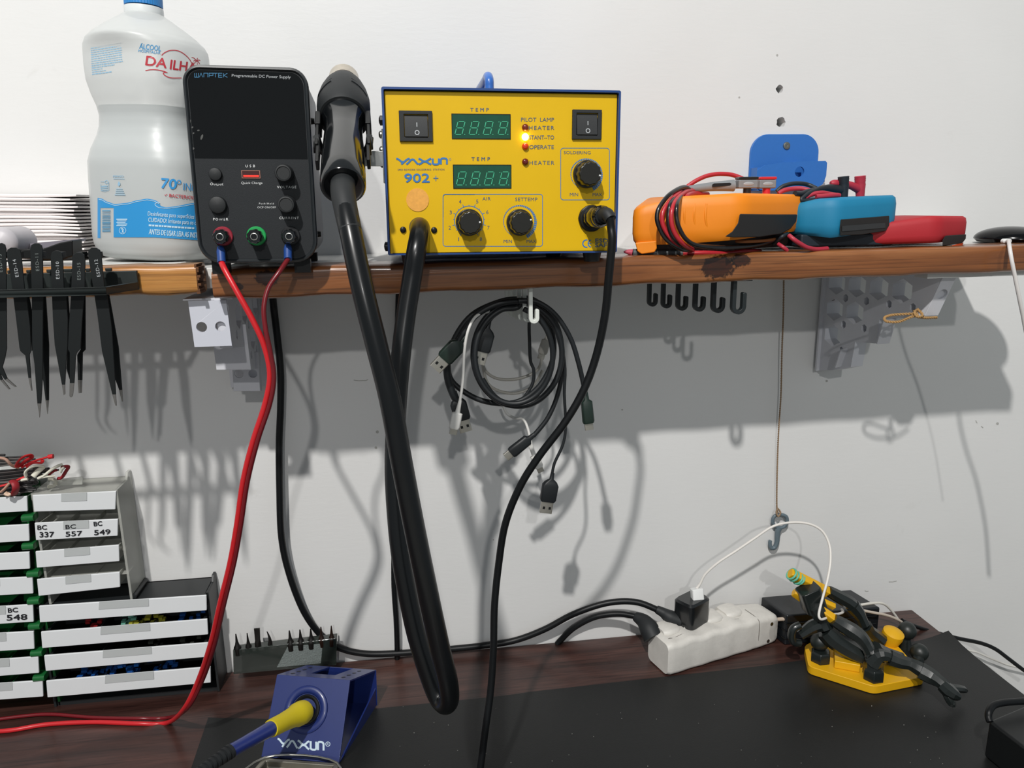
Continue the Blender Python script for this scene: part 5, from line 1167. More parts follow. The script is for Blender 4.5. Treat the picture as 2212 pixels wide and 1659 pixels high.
# ---------------------------------------------------------------- component drawer cabinets
kd = lambda x, y: (x / 2.592, 960 + y / 2.592)
DWH = mat('drawer_white', '#d9dcde', .45, var=.02); DNT = mat('handle_grey', '#b4b8b8', .5, var=.02); TRC = mat('tray_clear', '#b5b6ae', .3, alpha=.6, var=.03); TRB = mat('tray_black', '#1b1d1f', .5)
INK = mat('marker_ink', '#16171d', .6, var=0)
def drawer(t, quad, v, back, tray, notch=(.36, .64), marks=None, stuff=None):
    q = [t.L(P(*kd(*a), v)) for a in quad]        # TL TR BR BL
    th = V((0, .0022, 0)); d = t.part('drawer', M().hexa([q[3], q[2], q[2] + th, q[3] + th, q[0], q[1], q[1] + th, q[0] + th]), DWH, bevel=.0007)
    def at(u, w, y=0): a = q[0].lerp(q[1], u); b = q[3].lerp(q[2], u); return b.lerp(a, w) + V((0, y, 0))
    m = M(); B_ = back - v
    m.hexa([at(.015, .04, .0023), at(.985, .04, .0023), at(.985, .04, B_), at(.015, .04, B_), at(.015, .09, .0023), at(.985, .09, .0023), at(.985, .09, B_), at(.015, .09, B_)])
    for u in (.015, .965): m.hexa([at(u, .09, .0023), at(u + .02, .09, .0023), at(u + .02, .09, B_), at(u, .09, B_), at(u, .9, .0023), at(u + .02, .9, .0023), at(u + .02, .75, B_), at(u, .75, B_)])
    for u in (.33, .66): m.hexa([at(u, .09, .0023), at(u + .008, .09, .0023), at(u + .008, .09, B_), at(u, .09, B_), at(u, .8, .0023), at(u + .008, .8, .0023), at(u + .008, .7, B_), at(u, .7, B_)])
    t.part('tray', m, tray, par=d)
    a, b = notch; m = M(); m.hexa([at(a, .56, -.0005), at(b, .56, -.0005), at(b, .56, .0001), at(a, .56, .0001), at(a + .005, 1.0, -.0005), at(b, 1.0, -.0005), at(b, 1.0, .0005), at(a + .005, 1.0, .0005)]); t.part('handle', m, DNT, par=d)
    if marks:
        dc = Dc(lambda x, y: t.L(P(x, y, v - .0007)), kd)
        for s, x0, y0, x1, y1, h in marks: dc.text(s, x0, y0, x1, y1, h, .03)
        t.part('marker_writing', dc.m, INK, par=d)
    if stuff:
        r = random.Random(len(t.e.children)); 
        for col, u0, u1, n in stuff:
            m = M()
            for i in range(n):
                c = at(r.uniform(u0, u1), r.uniform(.15, .75), r.uniform(.008, B_ * .8)); s_ = .0022
                m.box(c - V((s_ * r.uniform(.5, 1.6), s_, s_ * .6)), c + V((s_, s_ * r.uniform(.5, 1.5), s_ * .6)))
            o = t.part('contents', m, mat('parts_' + col[1:], col, .4, var=.1) if 'parts_' + col[1:] not in bpy.data.materials else bpy.data.materials['parts_' + col[1:]], par=d); o['kind'] = 'stuff'
        o['kind'] = 'stuff'
# lower right cabinet: black, four wide drawers
V1 = -.046; a = P(*kd(265, 1418), V1)
cb = T('drawer_cabinet', 'black cabinet with four wide white drawers, lowest at the left of the desk', 'drawer cabinet', (a.x, -.02, DZ))
quads = [[(217, 905), (1155, 845), (1157, 930), (222, 998)], [(228, 1050), (1160, 978), (1165, 1065), (235, 1142)], [(245, 1183), (1165, 1110), (1167, 1190), (255, 1270)], [(257, 1325), (1178, 1245), (1180, 1335), (265, 1418)]]
stf = [[('#20304a', .1, .5, 14)], [('#8f1f22', .2, .3, 10), ('#a9a638', .5, .7, 22), ('#1d4a8f', .8, .95, 16), ('#6fae9c', .42, .55, 12)], [('#3a3d38', .6, .9, 8)], [('#1d4f95', .15, .75, 60), ('#2a6fc4', .35, .5, 14)]]
for q, s_ in zip(quads, stf): drawer(cb, q, V1, -.004, TRB, (.35, .65), None, s_)
def cpt(t, x, y, v): return t.L(P(*kd(x, y), v))
FB = mat('cabinet_black', '#1e2123', .45, var=.06)
def sidepanel(t, x, ztop, y0, y1, zb, mt, th=.0025, ear=0, nm='side_panel'):
    m = M(); m.prism([(y0, zb), (y1, zb), (y1, ztop + ear), (y1 - .008, ztop + ear), (y1 - .012, ztop), (y0, ztop)], x, x + th, YZ); return t.part(nm, m, mt, bevel=.0004)
zt_ = cpt(cb, 1158, 838, -.040).z; xr_ = cpt(cb, 1165, 1100, V1).x
sidepanel(cb, xr_ + .0005, zt_, -.016, .0185, .0, FB, ear=.006)
xl_ = cpt(cb, 215, 1100, V1).x; sidepanel(cb, xl_ - .001, zt_, -.016, .0185, 0, FB)
m = M(); m.box((xl_, -.020, zt_ - .002), (xr_, .0185, zt_)); cb.part('top_panel', m, FB, bevel=.0004)
m = M(); m.box((xl_, .0165, .0), (xr_, .0185, zt_)); cb.part('back_panel', m, FB)
m = M(); m.box((xl_ + .002, -.014, .0), (xr_, .016, .0045)); cb.part('base_panel', m, FB)
# upper right cabinet: clear, four drawers
V2 = -.044; a = P(*kd(215, 850), V2); CLF = mat('clear_cabinet', '#c2c3bc', .3, alpha=.55, var=.05)
cu = T('drawer_cabinet', 'clear cabinet with four white drawers standing on the black one, second drawer hand-lettered', 'drawer cabinet', (a.x, -.02, DZ + zt_ + .001))
quads = [[(180, 285), (650, 262), (645, 365), (190, 378)], [(192, 440), (660, 418), (658, 513), (200, 538)], [(197, 600), (665, 563), (668, 655), (205, 692)], [(205, 755), (670, 715), (672, 800), (215, 850)]]
mk = [None, [('BC', 210, 478, 262, 476, 24), ('337', 222, 520, 302, 518, 28), ('BC', 368, 474, 425, 470, 22), ('557', 368, 516, 460, 510, 26), ('BC', 526, 458, 572, 454, 24), ('549', 528, 508, 618, 502, 27)], None, None]
for q, k_ in zip(quads, mk): drawer(cu, q, V2, -.004, TRC, (.34, .65), k_)
zt2 = cpt(cu, 650, 255, -.042).z; xr2 = cpt(cu, 668, 560, V2).x + .002; xl2 = cpt(cu, 185, 400, V2).x
sidepanel(cu, xr2, zt2, -.022, .0185, 0, CLF, ear=.007); sidepanel(cu, xl2 - .002, zt2, -.018, .0185, 0, CLF)
m = M(); m.box((xl2, -.020, zt2 - .0018), (xr2, .0185, zt2)); cu.part('top_panel', m, CLF)
m = M(); m.box((xl2, .0165, 0), (xr2, .0185, zt2)); cu.part('back_panel', m, CLF)
m = M()
for z in (.027, .053, .079):
    m.box((xl2, -.016, z - .001), (xr2, .016, z))
cu.part('drawer_runner', m, CLF)
m = M(); m.tube([V((xr2 + .003, -.020, .0025)), V((xr2 + .003, .016, .0025))], .0028, 10, 3); cu.part('edge_rail', m, FB)
# left cabinet: green, eight drawers cut by the frame
V3 = -.046; a = P(*kd(0, 1440), V3)
cg = T('drawer_cabinet', 'tall green-framed cabinet with eight white drawers at the left edge, one hand-lettered', 'drawer cabinet', (a.x, -.02, DZ))
L8 = [(290, 375, 150, 12), (447, 541, 160, 14), (602, 697, 163, 10), (741, 836, 181, 12), (896, 994, 184, 18), (1046, 1146, 188, 18), (1188, 1281, 214, 26), (1322, 1413, 238, 26)]
GRN = mat('green_plastic', '#1d6a35', .3, alpha=.8, var=.1, coat=.3)
for i, (y0, y1, xr0, sl) in enumerate(L8):
    drawer(cg, [(-330, y0 + sl + 14), (xr0, y0), (xr0 + 4, y1), (-326, y1 + sl + 16)], V3, -.004, TRB if i in (1, 2, 4) else GRN, (.35, .64 if i < 4 else .70), [('BC', 45, 942, 100, 938, 24), ('548', 38, 986, 152, 980, 30)] if i == 4 else None)
for x, y in ((166, 405), (168, 563), (195, 718), (198, 870), (203, 1010), (215, 1160), (228, 1298)):
    c = cpt(cg, x, y, -.041); m = M(); m.loft([(-.0055, -.006, .006, -.0034, .0034, .003), (.0055, -.006, .006, -.0034, .0034, .003)], Matrix.Translation(c)); cg.part('green_stop', m, GRN, bevel=.0005)
c0_ = cpt(cg, 184, 860, V3); zt3 = cpt(cg, 150, 275, -.04).z
sidepanel(cg, c0_.x + .0005, zt3, -.014, .0185, 0, GRN); m = M(); m.box((-.045, -.018, zt3 - .002), (c0_.x, .0185, zt3)); cg.part('top_panel', m, mat('clear_green', '#8a938a', .35, alpha=.7))
m = M(); m.box((-.045, .0165, 0), (c0_.x, .0185, zt3)); cg.part('back_panel', m, GRN)

# ---------------------------------------------------------------- bundles of leads on top of the cabinets
ke = lambda x, y: (x / 8.296, 960 + y / 8.296)
def ep(l): return [P(*ke(x, y), v) for x, y, v in l]
WG = mat('wire_grey', '#5b5654', .45, var=.2); WK = mat('wire_black', '#1c1a1b', .5); RS = mat('red_strap', '#c41f24', .55, var=.08); DR = mat('dark_red_strap', '#8f1d26', .55, var=.1); CS = mat('cream_strap', '#d5d3c4', .6); PK = mat('skin_tone_wire', '#b08a78', .5)
def bundle(label, rods, straps, cat='lead bundle'):
    t = T('lead_bundle', label, cat, P(*ke(100, 700), -.03))
    for r_, mt, pts in rods: m = M(); m.tube(ep(pts), r_, 8, 3); t.part('wire', loc(t, m), mt)
    for r_, mt, pts, fl in straps: m = M(); m.tube(ep(pts), r_, 10, 6, flat=fl); t.part('strap', loc(t, m), mt)
    return t
bundle('bundle of grey leads tied with red straps, topmost of the heap on the cabinets',
  [(.0009, WG if i % 2 else WK, [(-260, 260 + i * 34, -.03), (200, 230 + i * 26, -.03), (560 + (i * 37) % 120, 210 + i * 24, -.028)]) for i in range(6)] + [(.0012, WK, [(-200, 195, -.035), (90, 190, -.035)]), (.0014, PK, [(0, 240, -.045), (110, 270, -.045), (200, 370, -.045), (330, 415, -.04)])],
  [(.0022, RS, [(290, 370, -.05), (330, 300, -.052), (420, 225, -.05), (540, 190, -.045), (560, 240, -.04), (470, 290, -.04), (370, 370, -.045), (290, 375, -.05)], .5), (.0020, RS, [(400, 410, -.045), (520, 340, -.046), (640, 290, -.044), (780, 250, -.04), (870, 220, -.04)], .5), (.0022, RS, [(870, 225, -.04), (920, 215, -.04), (955, 212, -.04)], 1), (.0018, RS, [(480, 400, -.047), (600, 330, -.047), (740, 330, -.045), (760, 290, -.042)], .6)])
bundle('bundle of grey leads tied with cream straps, middle of the heap on the cabinets',
  [(.0010, WG if i % 2 else WK, [(-260, 500 + i * 34, -.035), (300, 450 + i * 30, -.035), (720 + (i * 83) % 380, 400 + i * 26 - ((i * 83) % 380) * .15, -.033)]) for i in range(7)],
  [(.0024, CS, [(470, 570, -.05), (455, 500, -.051), (520, 430, -.05), (640, 385, -.048), (770, 390, -.045), (740, 430, -.043), (660, 500, -.045), (590, 580, -.048)], .5), (.0024, CS, [(690, 605, -.05), (790, 560, -.05), (900, 470, -.048), (1010, 400, -.045), (1120, 355, -.042)], .6), (.0018, CS, [(740, 600, -.05), (830, 580, -.05), (980, 565, -.046)], .5),
   (.0030, DR, [(1040, 610, -.04), (1110, 590, -.04), (1190, 470, -.04), (1225, 410, -.04), (1180, 395, -.04), (1110, 410, -.04)], .5), (.0022, DR, [(870, 545, -.045), (960, 480, -.044), (1010, 460, -.042)], .6), (.0015, CS, [(1080, 500, -.046), (1120, 430, -.046), (1150, 425, -.046)], .9)])
bundle('bundle of black leads held by a red band, lowest of the heap on the cabinets',
  [(.0011, WK if i % 3 else WG, [(-260, 700 + i * 38, -.04), (250, 670 + i * 34, -.04), (560 + (i * 41) % 110, 655 + i * 30, -.038)]) for i in range(7)] + [(.0020, WK, [(500, 660, -.045), (600, 640, -.044), (660, 690, -.04)])],
  [(.0036, DR, [(225, 660, -.050), (270, 700, -.053), (285, 790, -.054), (250, 890, -.050)], .5), (.0018, RS, [(-100, 780, -.045), (40, 740, -.046), (180, 700, -.045), (350, 620, -.045), (450, 580, -.044)], .6), (.0022, PK, [(20, 850, -.052), (90, 790, -.052), (170, 700, -.050), (210, 690, -.048)], .6), (.0026, mat('pale_skin', '#d9bba4', .5), [(90, 870, -.053), (150, 900, -.053), (180, 880, -.052)], .7), (.0022, CS, [(390, 640, -.047), (450, 625, -.047), (505, 622, -.046)], .6)])
m = M(); q = [P(*ke(x, y), -.03) for x, y in ((850, 640), (1490, 575), (1480, 710), (860, 740))]; m.prism([(a.x, a.z) for a in q], -.031, -.0295, XZ)
t = T('clear_clip', 'small clear plastic piece lying on top of the clear cabinet', 'plastic piece', P(*ke(1000, 740), -.03)); t.part('clip_plate', loc(t, m), CLF)
m = M(); m.tube(ep([(870, 615, -.035), (960, 625, -.036), (1000, 680, -.036), (960, 745, -.036), (860, 760, -.036)]), .0016, 8, 5); t.part('clip_bow', loc(t, m), mat('clear_bow', '#c9c7b8', .25, alpha=.7))
# ---------------------------------------------------------------- row of soldering tips in an acrylic holder
kf = lambda x, y: (400 + x / 3.568, 1300 + y / 3.568)
VT = -.024
q = [P(*kf(*a), VT) for a in ((368, 375), (1168, 282), (1166, 487), (372, 560))]
th_ = T('tip_holder', 'scratched clear dark-green acrylic holder with painted glare and a row of soldering tips, behind the blue stand', 'tip holder', (q[3].x, VT, q[3].z))
q = [th_.L(a) for a in q]; D_ = V((0, .009, .001))
ACR = mat('acrylic', '#2c332f', .12, alpha=.82, var=.3, vs=80, coat=.8, bump=.3, bs=120)
m = M(); m.hexa([q[3], q[2], q[2] + D_, q[3] + D_, q[0], q[1], q[1] + D_, q[0] + D_]); th_.part('block', m, ACR, bevel=.0006)
m = M(); m.hexa([q[3] + V((.046, -.0003, .004)), q[3].lerp(q[2], .85) + V((0, -.0003, .004)), q[3].lerp(q[2], .85) + V((0, -.0001, .004)), q[3] + V((.046, -.0001, .004)), q[0].lerp(q[1], .52) + V((0, -.0003, -.003)), q[0].lerp(q[1], .86) + V((0, -.0003, -.004)), q[0].lerp(q[1], .86) + V((0, -.0001, -.004)), q[0].lerp(q[1], .52) + V((0, -.0001, -.003))])
th_.part('scratched_glare_patch', m, mat('scratched_glare_acrylic', '#8c9593', .22, alpha=.55, var=.5, vs=700, bump=.8, bs=500, coat=.5))  # pale tone of this scratched patch paints in the glare on the acrylic
TIPM = mat('tip_black', '#1a1816', .35, metal=.3, var=.2)
lab = ['first from the left, plain cone', 'second from the left, slim cone', 'third from the left, tall chisel', 'fourth from the left, thin bent point', 'fifth from the right, broad cone', 'fourth from the right, broad cone', 'third from the right, broad cone', 'second from the right, slim brown point', 'last at the right end, tall brown point']
for i, (xb, yb_, xt, yt_, w) in enumerate(((405, 380, 390, 248, 26), (490, 370, 477, 240, 22), (562, 360, 553, 205, 22), (655, 355, 630, 228, 20), (815, 345, 802, 222, 30), (893, 338, 884, 215, 30), (973, 330, 967, 208, 30), (1052, 318, 1046, 193, 26), (1130, 312, 1126, 185, 26))):
    a = P(*kf(xb, yb_), VT + .0035); b = P(*kf(xt, yt_), VT + .0035); L = (b - a).length; r = w * 1.15 / 3.568 / 2100; a = P(*kf(xb, yb_ - 16), VT + .0035); L = (b - a).length
    t = T('soldering_tip', 'small dark soldering tip in the acrylic holder, ' + lab[i], 'soldering tip', a, group='soldering tips in the acrylic holder')
    fr = axes((0, 0, 0), b - a); m = M()
    if i == 2: m.loft([(0, -r, r, -r, r, r), (L * .2, -r, r, -r, r, r), (L * .35, -r * .8, r * .8, -r * .5, r * .5, .001), (L, -r * .9, r * .9, -r * .25, r * .25, .0003)], axes((0, 0, 0), (0, 0, 1), (0, 0, 1)) @ Matrix.Identity(4) if False else Matrix((((b - a).normalized()), V((1, 0, 0)), V((0, 1, 0)))).transposed().to_4x4())
    elif i == 3: m.tube([V((0, 0, 0)), (b - a) * .4 + V((.0012, 0, 0)), (b - a) * .75 + V((.0008, 0, 0)), b - a], [r, r * .55, r * .3, r * .12], 12, 6)
    else: m.lathe([(r, -L * .35), (r * 1.05, L * .02), (r * .95, L * .14), (r * .6, L * .28), (r * .36, L * .5), (r * .14, L), (1e-6, L * 1.01)], fr, 16)
    t.part('tip_body', m, TIPM if i < 7 else mat('tip_brown', '#2a1a12', .4, metal=.5) if 'tip_brown' not in bpy.data.materials else bpy.data.materials['tip_brown'])

# ---------------------------------------------------------------- blue iron stand and soldering iron
IB = mat('stand_blue', '#182863', .38, var=.08, vs=150, coat=.25)
zt = .811; FR = PZ(757, 1469, zt); FL = PZ(599, 1457, zt); GR = PZ(733.5, 1649, DZ + .002); GL2 = PZ(565, 1635, DZ + .002)
BR_ = P(812, 1447, -.088); BL_ = P(663, 1436.5, -.070); CR = V((BR_.x - .001, BR_.y, DZ + .002)); CL = V((BL_.x, BL_.y, DZ + .002))
sd = T('iron_stand', 'blue sheet-metal soldering iron stand with white lettering at the bottom of the photo', 'iron stand', (sum(p.x for p in (GR, GL2, CR, CL)) / 4, -.12, DZ + .0015))
S_ = [sd.L(p) for p in (FL, FR, GR, GL2, BL_, BR_, CR, CL)]; fl, fr_, gr, gl, bl, br, cr_, cl = S_
ex = (fr_ - fl).normalized(); ez = (fl - gl); ez = (ez - ex * ez.dot(ex)).normalized(); nrm = ex.cross(ez)            # ex x ez points back
if nrm.y < 0: nrm = -nrm
def pl3(a, b, c, d, off): return [a, b, b + off, a + off, d, c, c + off, d + off]
def fpt(x, y, o=0):
    """point of the front panel seen at the drawing coordinates"""
    px, py = kf(x, y); c = sd.L(CAM); d = ray(px, py); t = (fl - c).dot(nrm) / d.dot(nrm); return c + d * t - nrm * o
hc = fpt(935, 830); fm = Matrix.Translation(hc) @ Matrix((ex, ez, nrm)).transposed().to_4x4(); fi = fm.inverted()
def f2(p): q = fi @ p; return (q.x, q.y)
m = M(); vs, fs = curvefill([[f2(gl), f2(gr), f2(fr_), f2(fl)], circ(0, 0, .0135, 36)[::-1]], .0018); m.add(vs, fs, fm); sd.part('front_panel', m, IB, bevel=.0005)
m = M(); m.lathe([(.0215, -.0008), (.0212, -.0024), (.0196, -.0034), (.0168, -.0034), (.0150, -.0022), (.0140, -.0008), (.0140, .002)], fm, 48); sd.part('ring_boss', m, IB)
m = M(); m.lathe([(.0139, .0004), (.0132, -.0022), (.0118, -.0030), (.0100, -.0020), (.0098, .014), (.0130, .015)], fm, 40); sd.part('rubber_bushing', m, BLK)
# top plate with a notch cut from the rear, small holes
ux = fr_ - fl; uy = bl - fl
def tpn(u, v): a = fl.lerp(fr_, u); b = bl.lerp(br, u); return a.lerp(b, v)
nz = (fr_ - fl).cross(bl - fl).normalized(); dn = V((0, 0, -.0016))
m = M(); pts = [tpn(0, 0), tpn(1, 0), tpn(1, 1), tpn(.68, 1), tpn(.68, .30), tpn(.34, .30), tpn(.34, 1), tpn(0, 1)]
n = len(pts); m.add(pts + [p + dn for p in pts], [(0, 1, 4, 5), (1, 2, 3, 4), (0, 5, 6, 7)] + [(n + 5, n + 4, n + 1, n), (n + 4, n + 3, n + 2, n + 1), (n + 7, n + 6, n + 5, n)] + [(i, (i + 1) % n, n + (i + 1) % n, n + i) for i in range(n)]); sd.part('top_plate', m, IB)
d = Dc(lambda u, v: tpn(u, v) + V((0, 0, .0002)), eps=(0, 0, 1))
for u0 in (.14, .84):
    for k in range(4): d.poly([(u0 + .025 * math.cos(a), .18 + k * .2 + .05 * math.sin(a)) for a in [2 * pi * i / 10 for i in range(10)]])
sd.part('vent_holes', d.m, BLK)
off = V((-.0014, 0, 0)); m = M(); mid = cr_.lerp(br, .50)
m.add([gr, cr_, mid, gr + off, cr_ + off, mid + off], [(0, 1, 2), (5, 4, 3), (0, 3, 4, 1), (1, 4, 5, 2), (2, 5, 3, 0)]); sd.part('side_flange', m, IB)
m = M(); o2 = V((.0014, 0, 0)); ml = cl.lerp(bl, .5); m.add([gl, cl, ml, gl + o2, cl + o2, ml + o2], [(0, 1, 2), (5, 4, 3), (0, 3, 4, 1), (1, 4, 5, 2), (2, 5, 3, 0)]); sd.part('side_flange', m, IB)
m = M(); of = V((.0003, -.0014, 0)); m.hexa([cl, cr_, cr_ + of, cl + of, bl, br, br + of, bl + of]); sd.part('rear_panel', m, IB)
m = M(); of = V((0, 0, .0016)); m.hexa([gl, gr, cr_, cl, gl + of, gr + of, cr_ + of, cl + of]); sd.part('base_plate', m, IB)
m = M(); m.lathe([(.0105, .001), (.0095, .03), (.004, .046), (1e-6, .047)], Matrix.Translation(hc) @ axes((0, 0, 0), V((.1, .75, -.55))), 28); sd.part('heat_tube', m, STLD)
d = Dc(lambda x, y: fpt(x, y, .0012), eps=tuple(-nrm)); shop_logo(d, 716, 1118, 1070, 1146, 64, 15); d.ring(1103, 1096, 17, 4.5, 18); d.text('R', 1096, 1106, 1111, 1106, 19)
sd.part('lettering', d.m, mat('pale_print', '#b9cbd8', .5, var=0))
# steel sponge tray in front of the panel
tray = T('sponge_tray', 'steel sponge tray in front of the blue stand, cut by the bottom edge', 'tray', (gl.x + sd.mx.translation.x, -.2, DZ + .0016))
a = PZ(568, 1636, DZ + .010); b = PZ(735, 1648, DZ + .010); dv = V((-.22, -1, 0)).normalized() * .055
m = M(); r = [tray.L(x) for x in (a, b, b + dv, a + dv + V((-.012, 0, 0)))]; dn = V((0, 0, -.0095))
def ins(k): c = sum(r, V((0, 0, 0))) / 4; return [p.lerp(c, k) for p in r]
q0, q1, q2 = ins(0), ins(.07), ins(.14)
m.add(q0 + q1 + q2 + [p + dn for p in q0] + [p + dn * .7 for p in q2], [(i, (i + 1) % 4, 4 + (i + 1) % 4, 4 + i) for i in range(4)] + [(4 + i, 4 + (i + 1) % 4, 8 + (i + 1) % 4, 8 + i) for i in range(4)] + [(i, 12 + i, 12 + (i + 1) % 4, (i + 1) % 4) for i in range(4)] + [(8 + i, 8 + (i + 1) % 4, 16 + (i + 1) % 4, 16 + i) for i in range(4)] + [(16, 17, 18, 19), (15, 14, 13, 12)])
tray.part('tray_pan', m, mat('tray_steel', '#8d8a80', .3, metal=.8, var=.2), bevel=.0012)
m = M(); q3 = [p + V((0, 0, .0008)) for p in ins(.05)]; m.tube(q3, .0011, 10, 6, closed=True); tray.part('rim', m, STL)
# the iron itself
wpt = lambda x, y, v: P(*kf(x, y), v)
hcw = sd.mx @ hc; I0 = hcw + nrm * .010; I1 = wpt(905, 850, hcw.y - .012); I2 = wpt(665, 975, hcw.y - .052); I3 = wpt(345, 1155, hcw.y - .092); I4 = wpt(190, 1262, hcw.y - .108)
ir = T('soldering_iron', 'blue soldering iron with yellow grip resting in the blue stand', 'soldering iron', I2)
m = M(); ax_ = (I1 - I2); fr = axes(ir.L(I2), ax_); L = ax_.length
m.lathe([(.0074, -.001), (.0078, .002), (.0080, L * .35), (.0092, L * .72), (.0106, L * .80), (.0108, L * .98), (.0100, L * 1.06), (.006, L * 1.08)], fr, 40); ir.part('grip', m, mat('grip_yellow', '#c9b511', .55, var=.06, bump=.05))
m = M(); m.tube([ir.L(x) for x in (I2.lerp(I1, .05), I2.lerp(I3, .15), I2.lerp(I3, .6), I3)], [.0068, .0066, .0060, .0056, .0056], 24, 6); ir.part('handle', m, mat('handle_navy', '#1d2d72', .28, var=.05, coat=.4))
m = M(); ax2 = I4 - I3; fr = axes(ir.L(I3), ax2); L2 = ax2.length; pr_f = []
for i in range(9): z = -.001 + (L2 + .02) * i / 9; pr_f += [(.0060 - .00022 * i, z), (.0060 - .00022 * i, z + (L2 + .02) / 9 * .6), (.0048 - .0002 * i, z + (L2 + .02) / 9 * .65), (.0048 - .0002 * i, z + (L2 + .02) / 9 * .95)]
m.lathe(pr_f, fr, 24); ir.part('strain_relief', m, BLKM)
m = M(); I5 = wpt(60, 1380, hcw.y - .125); m.tube([ir.L(x) for x in (I4, I4.lerp(I5, .5), I5, wpt(-60, 1560, hcw.y - .13))], .0026, 12); ir.part('cord', m, RUBC)

# ---------------------------------------------------------------- white power strip
ST = mat('worn_white', '#cfccc6', .5, var=.14, vs=90, bump=.15, bs=900)
p0 = V((.2625, -.0895, DZ + .0004)); p1 = V((.3995, -.0500, DZ + .0004)); au = (p1 - p0).normalized(); rz_ = math.atan2(au.y, au.x)
sr = T('power_strip', 'grubby white power strip lying on the desk with black plugs in it', 'power strip', p0, rz=rz_)
LS = (p1 - p0).length + .012; HS = .0385; WS = .041
m = M(); secs = []
for i in range(41):
    u = i / 40; x = LS * u; bump_ = .0011 * math.cos(u * 5 * 2 * pi) if .06 < u < .80 else 0
    e = min(1, u / .04, (1 - u) / .05); e = math.sqrt(max(0, 1 - (1 - e) ** 2)); k = .82 + .18 * e; tail = max(0, (u - .82) / .18) * .0035
    secs.append((x, -.0 + (1 - k) * .01 + tail * .5 + bump_ * .3, WS - (1 - k) * .01 - tail, (1 - k) * .006, HS - (1 - k) * .010 - tail + bump_, .006))
m.loft(secs, n=5); body = sr.part('housing', m, ST, ang=55)
for i, u in enumerate((.12, .30, .50, .68)):
    m = M(); m.loft([(-.011, WS * .50, WS + .001, HS - .004, HS + .0030, .004), (-.006, WS * .42, WS + .002, HS - .004, HS + .0042, .004), (.006, WS * .42, WS + .002, HS - .004, HS + .0042, .004), (.011, WS * .5, WS + .001, HS - .004, HS + .0030, .004)], Matrix.Translation((LS * u, 0, 0))); sr.part('socket_rim', m, ST)
SEAM = mat('seam_grey', '#6f6a64', .7)
m = M(); m.tube([V((.0025, .012, .002)), V((.001, .012, HS * .5)), V((.006, .012, HS - .001))] + [V((LS * u, .013, HS - .0004 + (.0011 * math.cos(u * 5 * 2 * pi) if u < .8 else 0))) for u in (.1, .2, .3, .4, .5, .6, .7, .8)] + [V((LS * .9, .013, HS - .003))], .0004, 6, 5); sr.part('seam', m, SEAM)
m = M(); m.tube([V((LS * .80, WS * .6, HS + .0001)), V((LS * .80, .006, HS - .0004)), V((LS * .80, -.0001, HS - .006)), V((LS * .80, .0008, .004))], .0004, 6, 4); sr.part('seam', m, SEAM)
for x, z, y in ((LS * .925, HS * .72, .0016), (LS * .90, HS * .18, .0014)):
    m = M(); m.cyl((x, y + .001, z), (x, y - .0008, z), .0024, .0022, 16); sr.part('screw', m, SCREW)
kg = lambda x, y: (1080 + x / 3.253, 1240 + y / 3.253)
g1_ = sr.mx @ V((LS, WS * .5, HS * .5))
m = M(); m.tube([sr.L(x) for x in (g1_ - V((.006, 0, 0)), P(1700, 1337, -.048), P(1730, 1341, -.045), P(1765, 1341, -.042), P(1800, 1345, -.040))], .0022, 10); sr.part('cord', m, mat('beige_cable', '#b7a797', .55))
# charger in the strip and white usb plug on it
ch = T('usb_charger', 'small black charger block plugged into the top of the white power strip', 'charger', sr.mx @ V((LS * .30, WS * .7, HS)))
a = P(*kg(1262, 330), -.044); m = M(); c_ = P(*kg(1345, 240), -.040)
m.loft([(-.0165, -.0120, .0120, -.016, .016, .006), (-.0150, -.0135, .0135, -.0175, .0175, .006), (.0120, -.0135, .0135, -.0175, .0175, .006), (.0145, -.0115, .0115, -.0155, .0155, .006)], Matrix.Translation(P(1494, 1316, -.046)) @ Matrix.Rotation(rz_ + .25, 4, 'Z') @ Matrix(((0, 0, 1, 0), (0, 1, 0, 0), (1, 0, 0, 0), (0, 0, 0, 1)))); ch.part('charger_body', loc(ch, m), mat('charger_black', '#141618', .25, var=.05, coat=.4))
uw = T('white_usb_cable', 'white cable with a usb plug looping up from the black charger past the grey hook', 'cable', P(*kg(1385, 150), -.050))
a = P(*kg(1392, 225), -.050); b = P(*kg(1382, 100), -.046); fr = Matrix.Translation(a) @ Matrix(((b - a).normalized(), V((0, -1, .3)).cross((b - a).normalized()).normalized(), (b - a).normalized().cross(V((0, -1, .3)).cross((b - a).normalized())).normalized())).transposed().to_4x4()
L = (b - a).length; m = M(); m.loft([(0, -.0066, .0066, -.0042, .0042, .0012), (L * .96, -.0066, .0066, -.0042, .0042, .0012), (L, -.0058, .0058, -.0036, .0036, .0012)], fr); uw.part('usb_plug', loc(uw, m), WHT)
wc = [b, P(1512, 1262, -.046), P(1524, 1240, -.046), P(1552, 1215, -.048), P(1590, 1190, -.050), P(1630, 1163, -.052), P(1668, 1138, -.054), P(1705, 1129, -.056), P(1745, 1131, -.060), P(1775, 1146, -.066), P(1791, 1175, -.074), P(1794, 1210, -.084), P(1788, 1250, -.094), P(1776, 1295, -.104), P(1769, 1325, -.110), P(1772, 1337, -.112), P(1782, 1336, -.108), P(1796, 1328, -.098), P(1812, 1326, -.088), P(1821, 1322, -.080), P(1818, 1316, -.074)]
m = M(); m.tube([uw.L(x) for x in wc], .0014, 10, 8); uw.part('cable', m, mat('warm_white_cable', '#dcd8d2', .45))

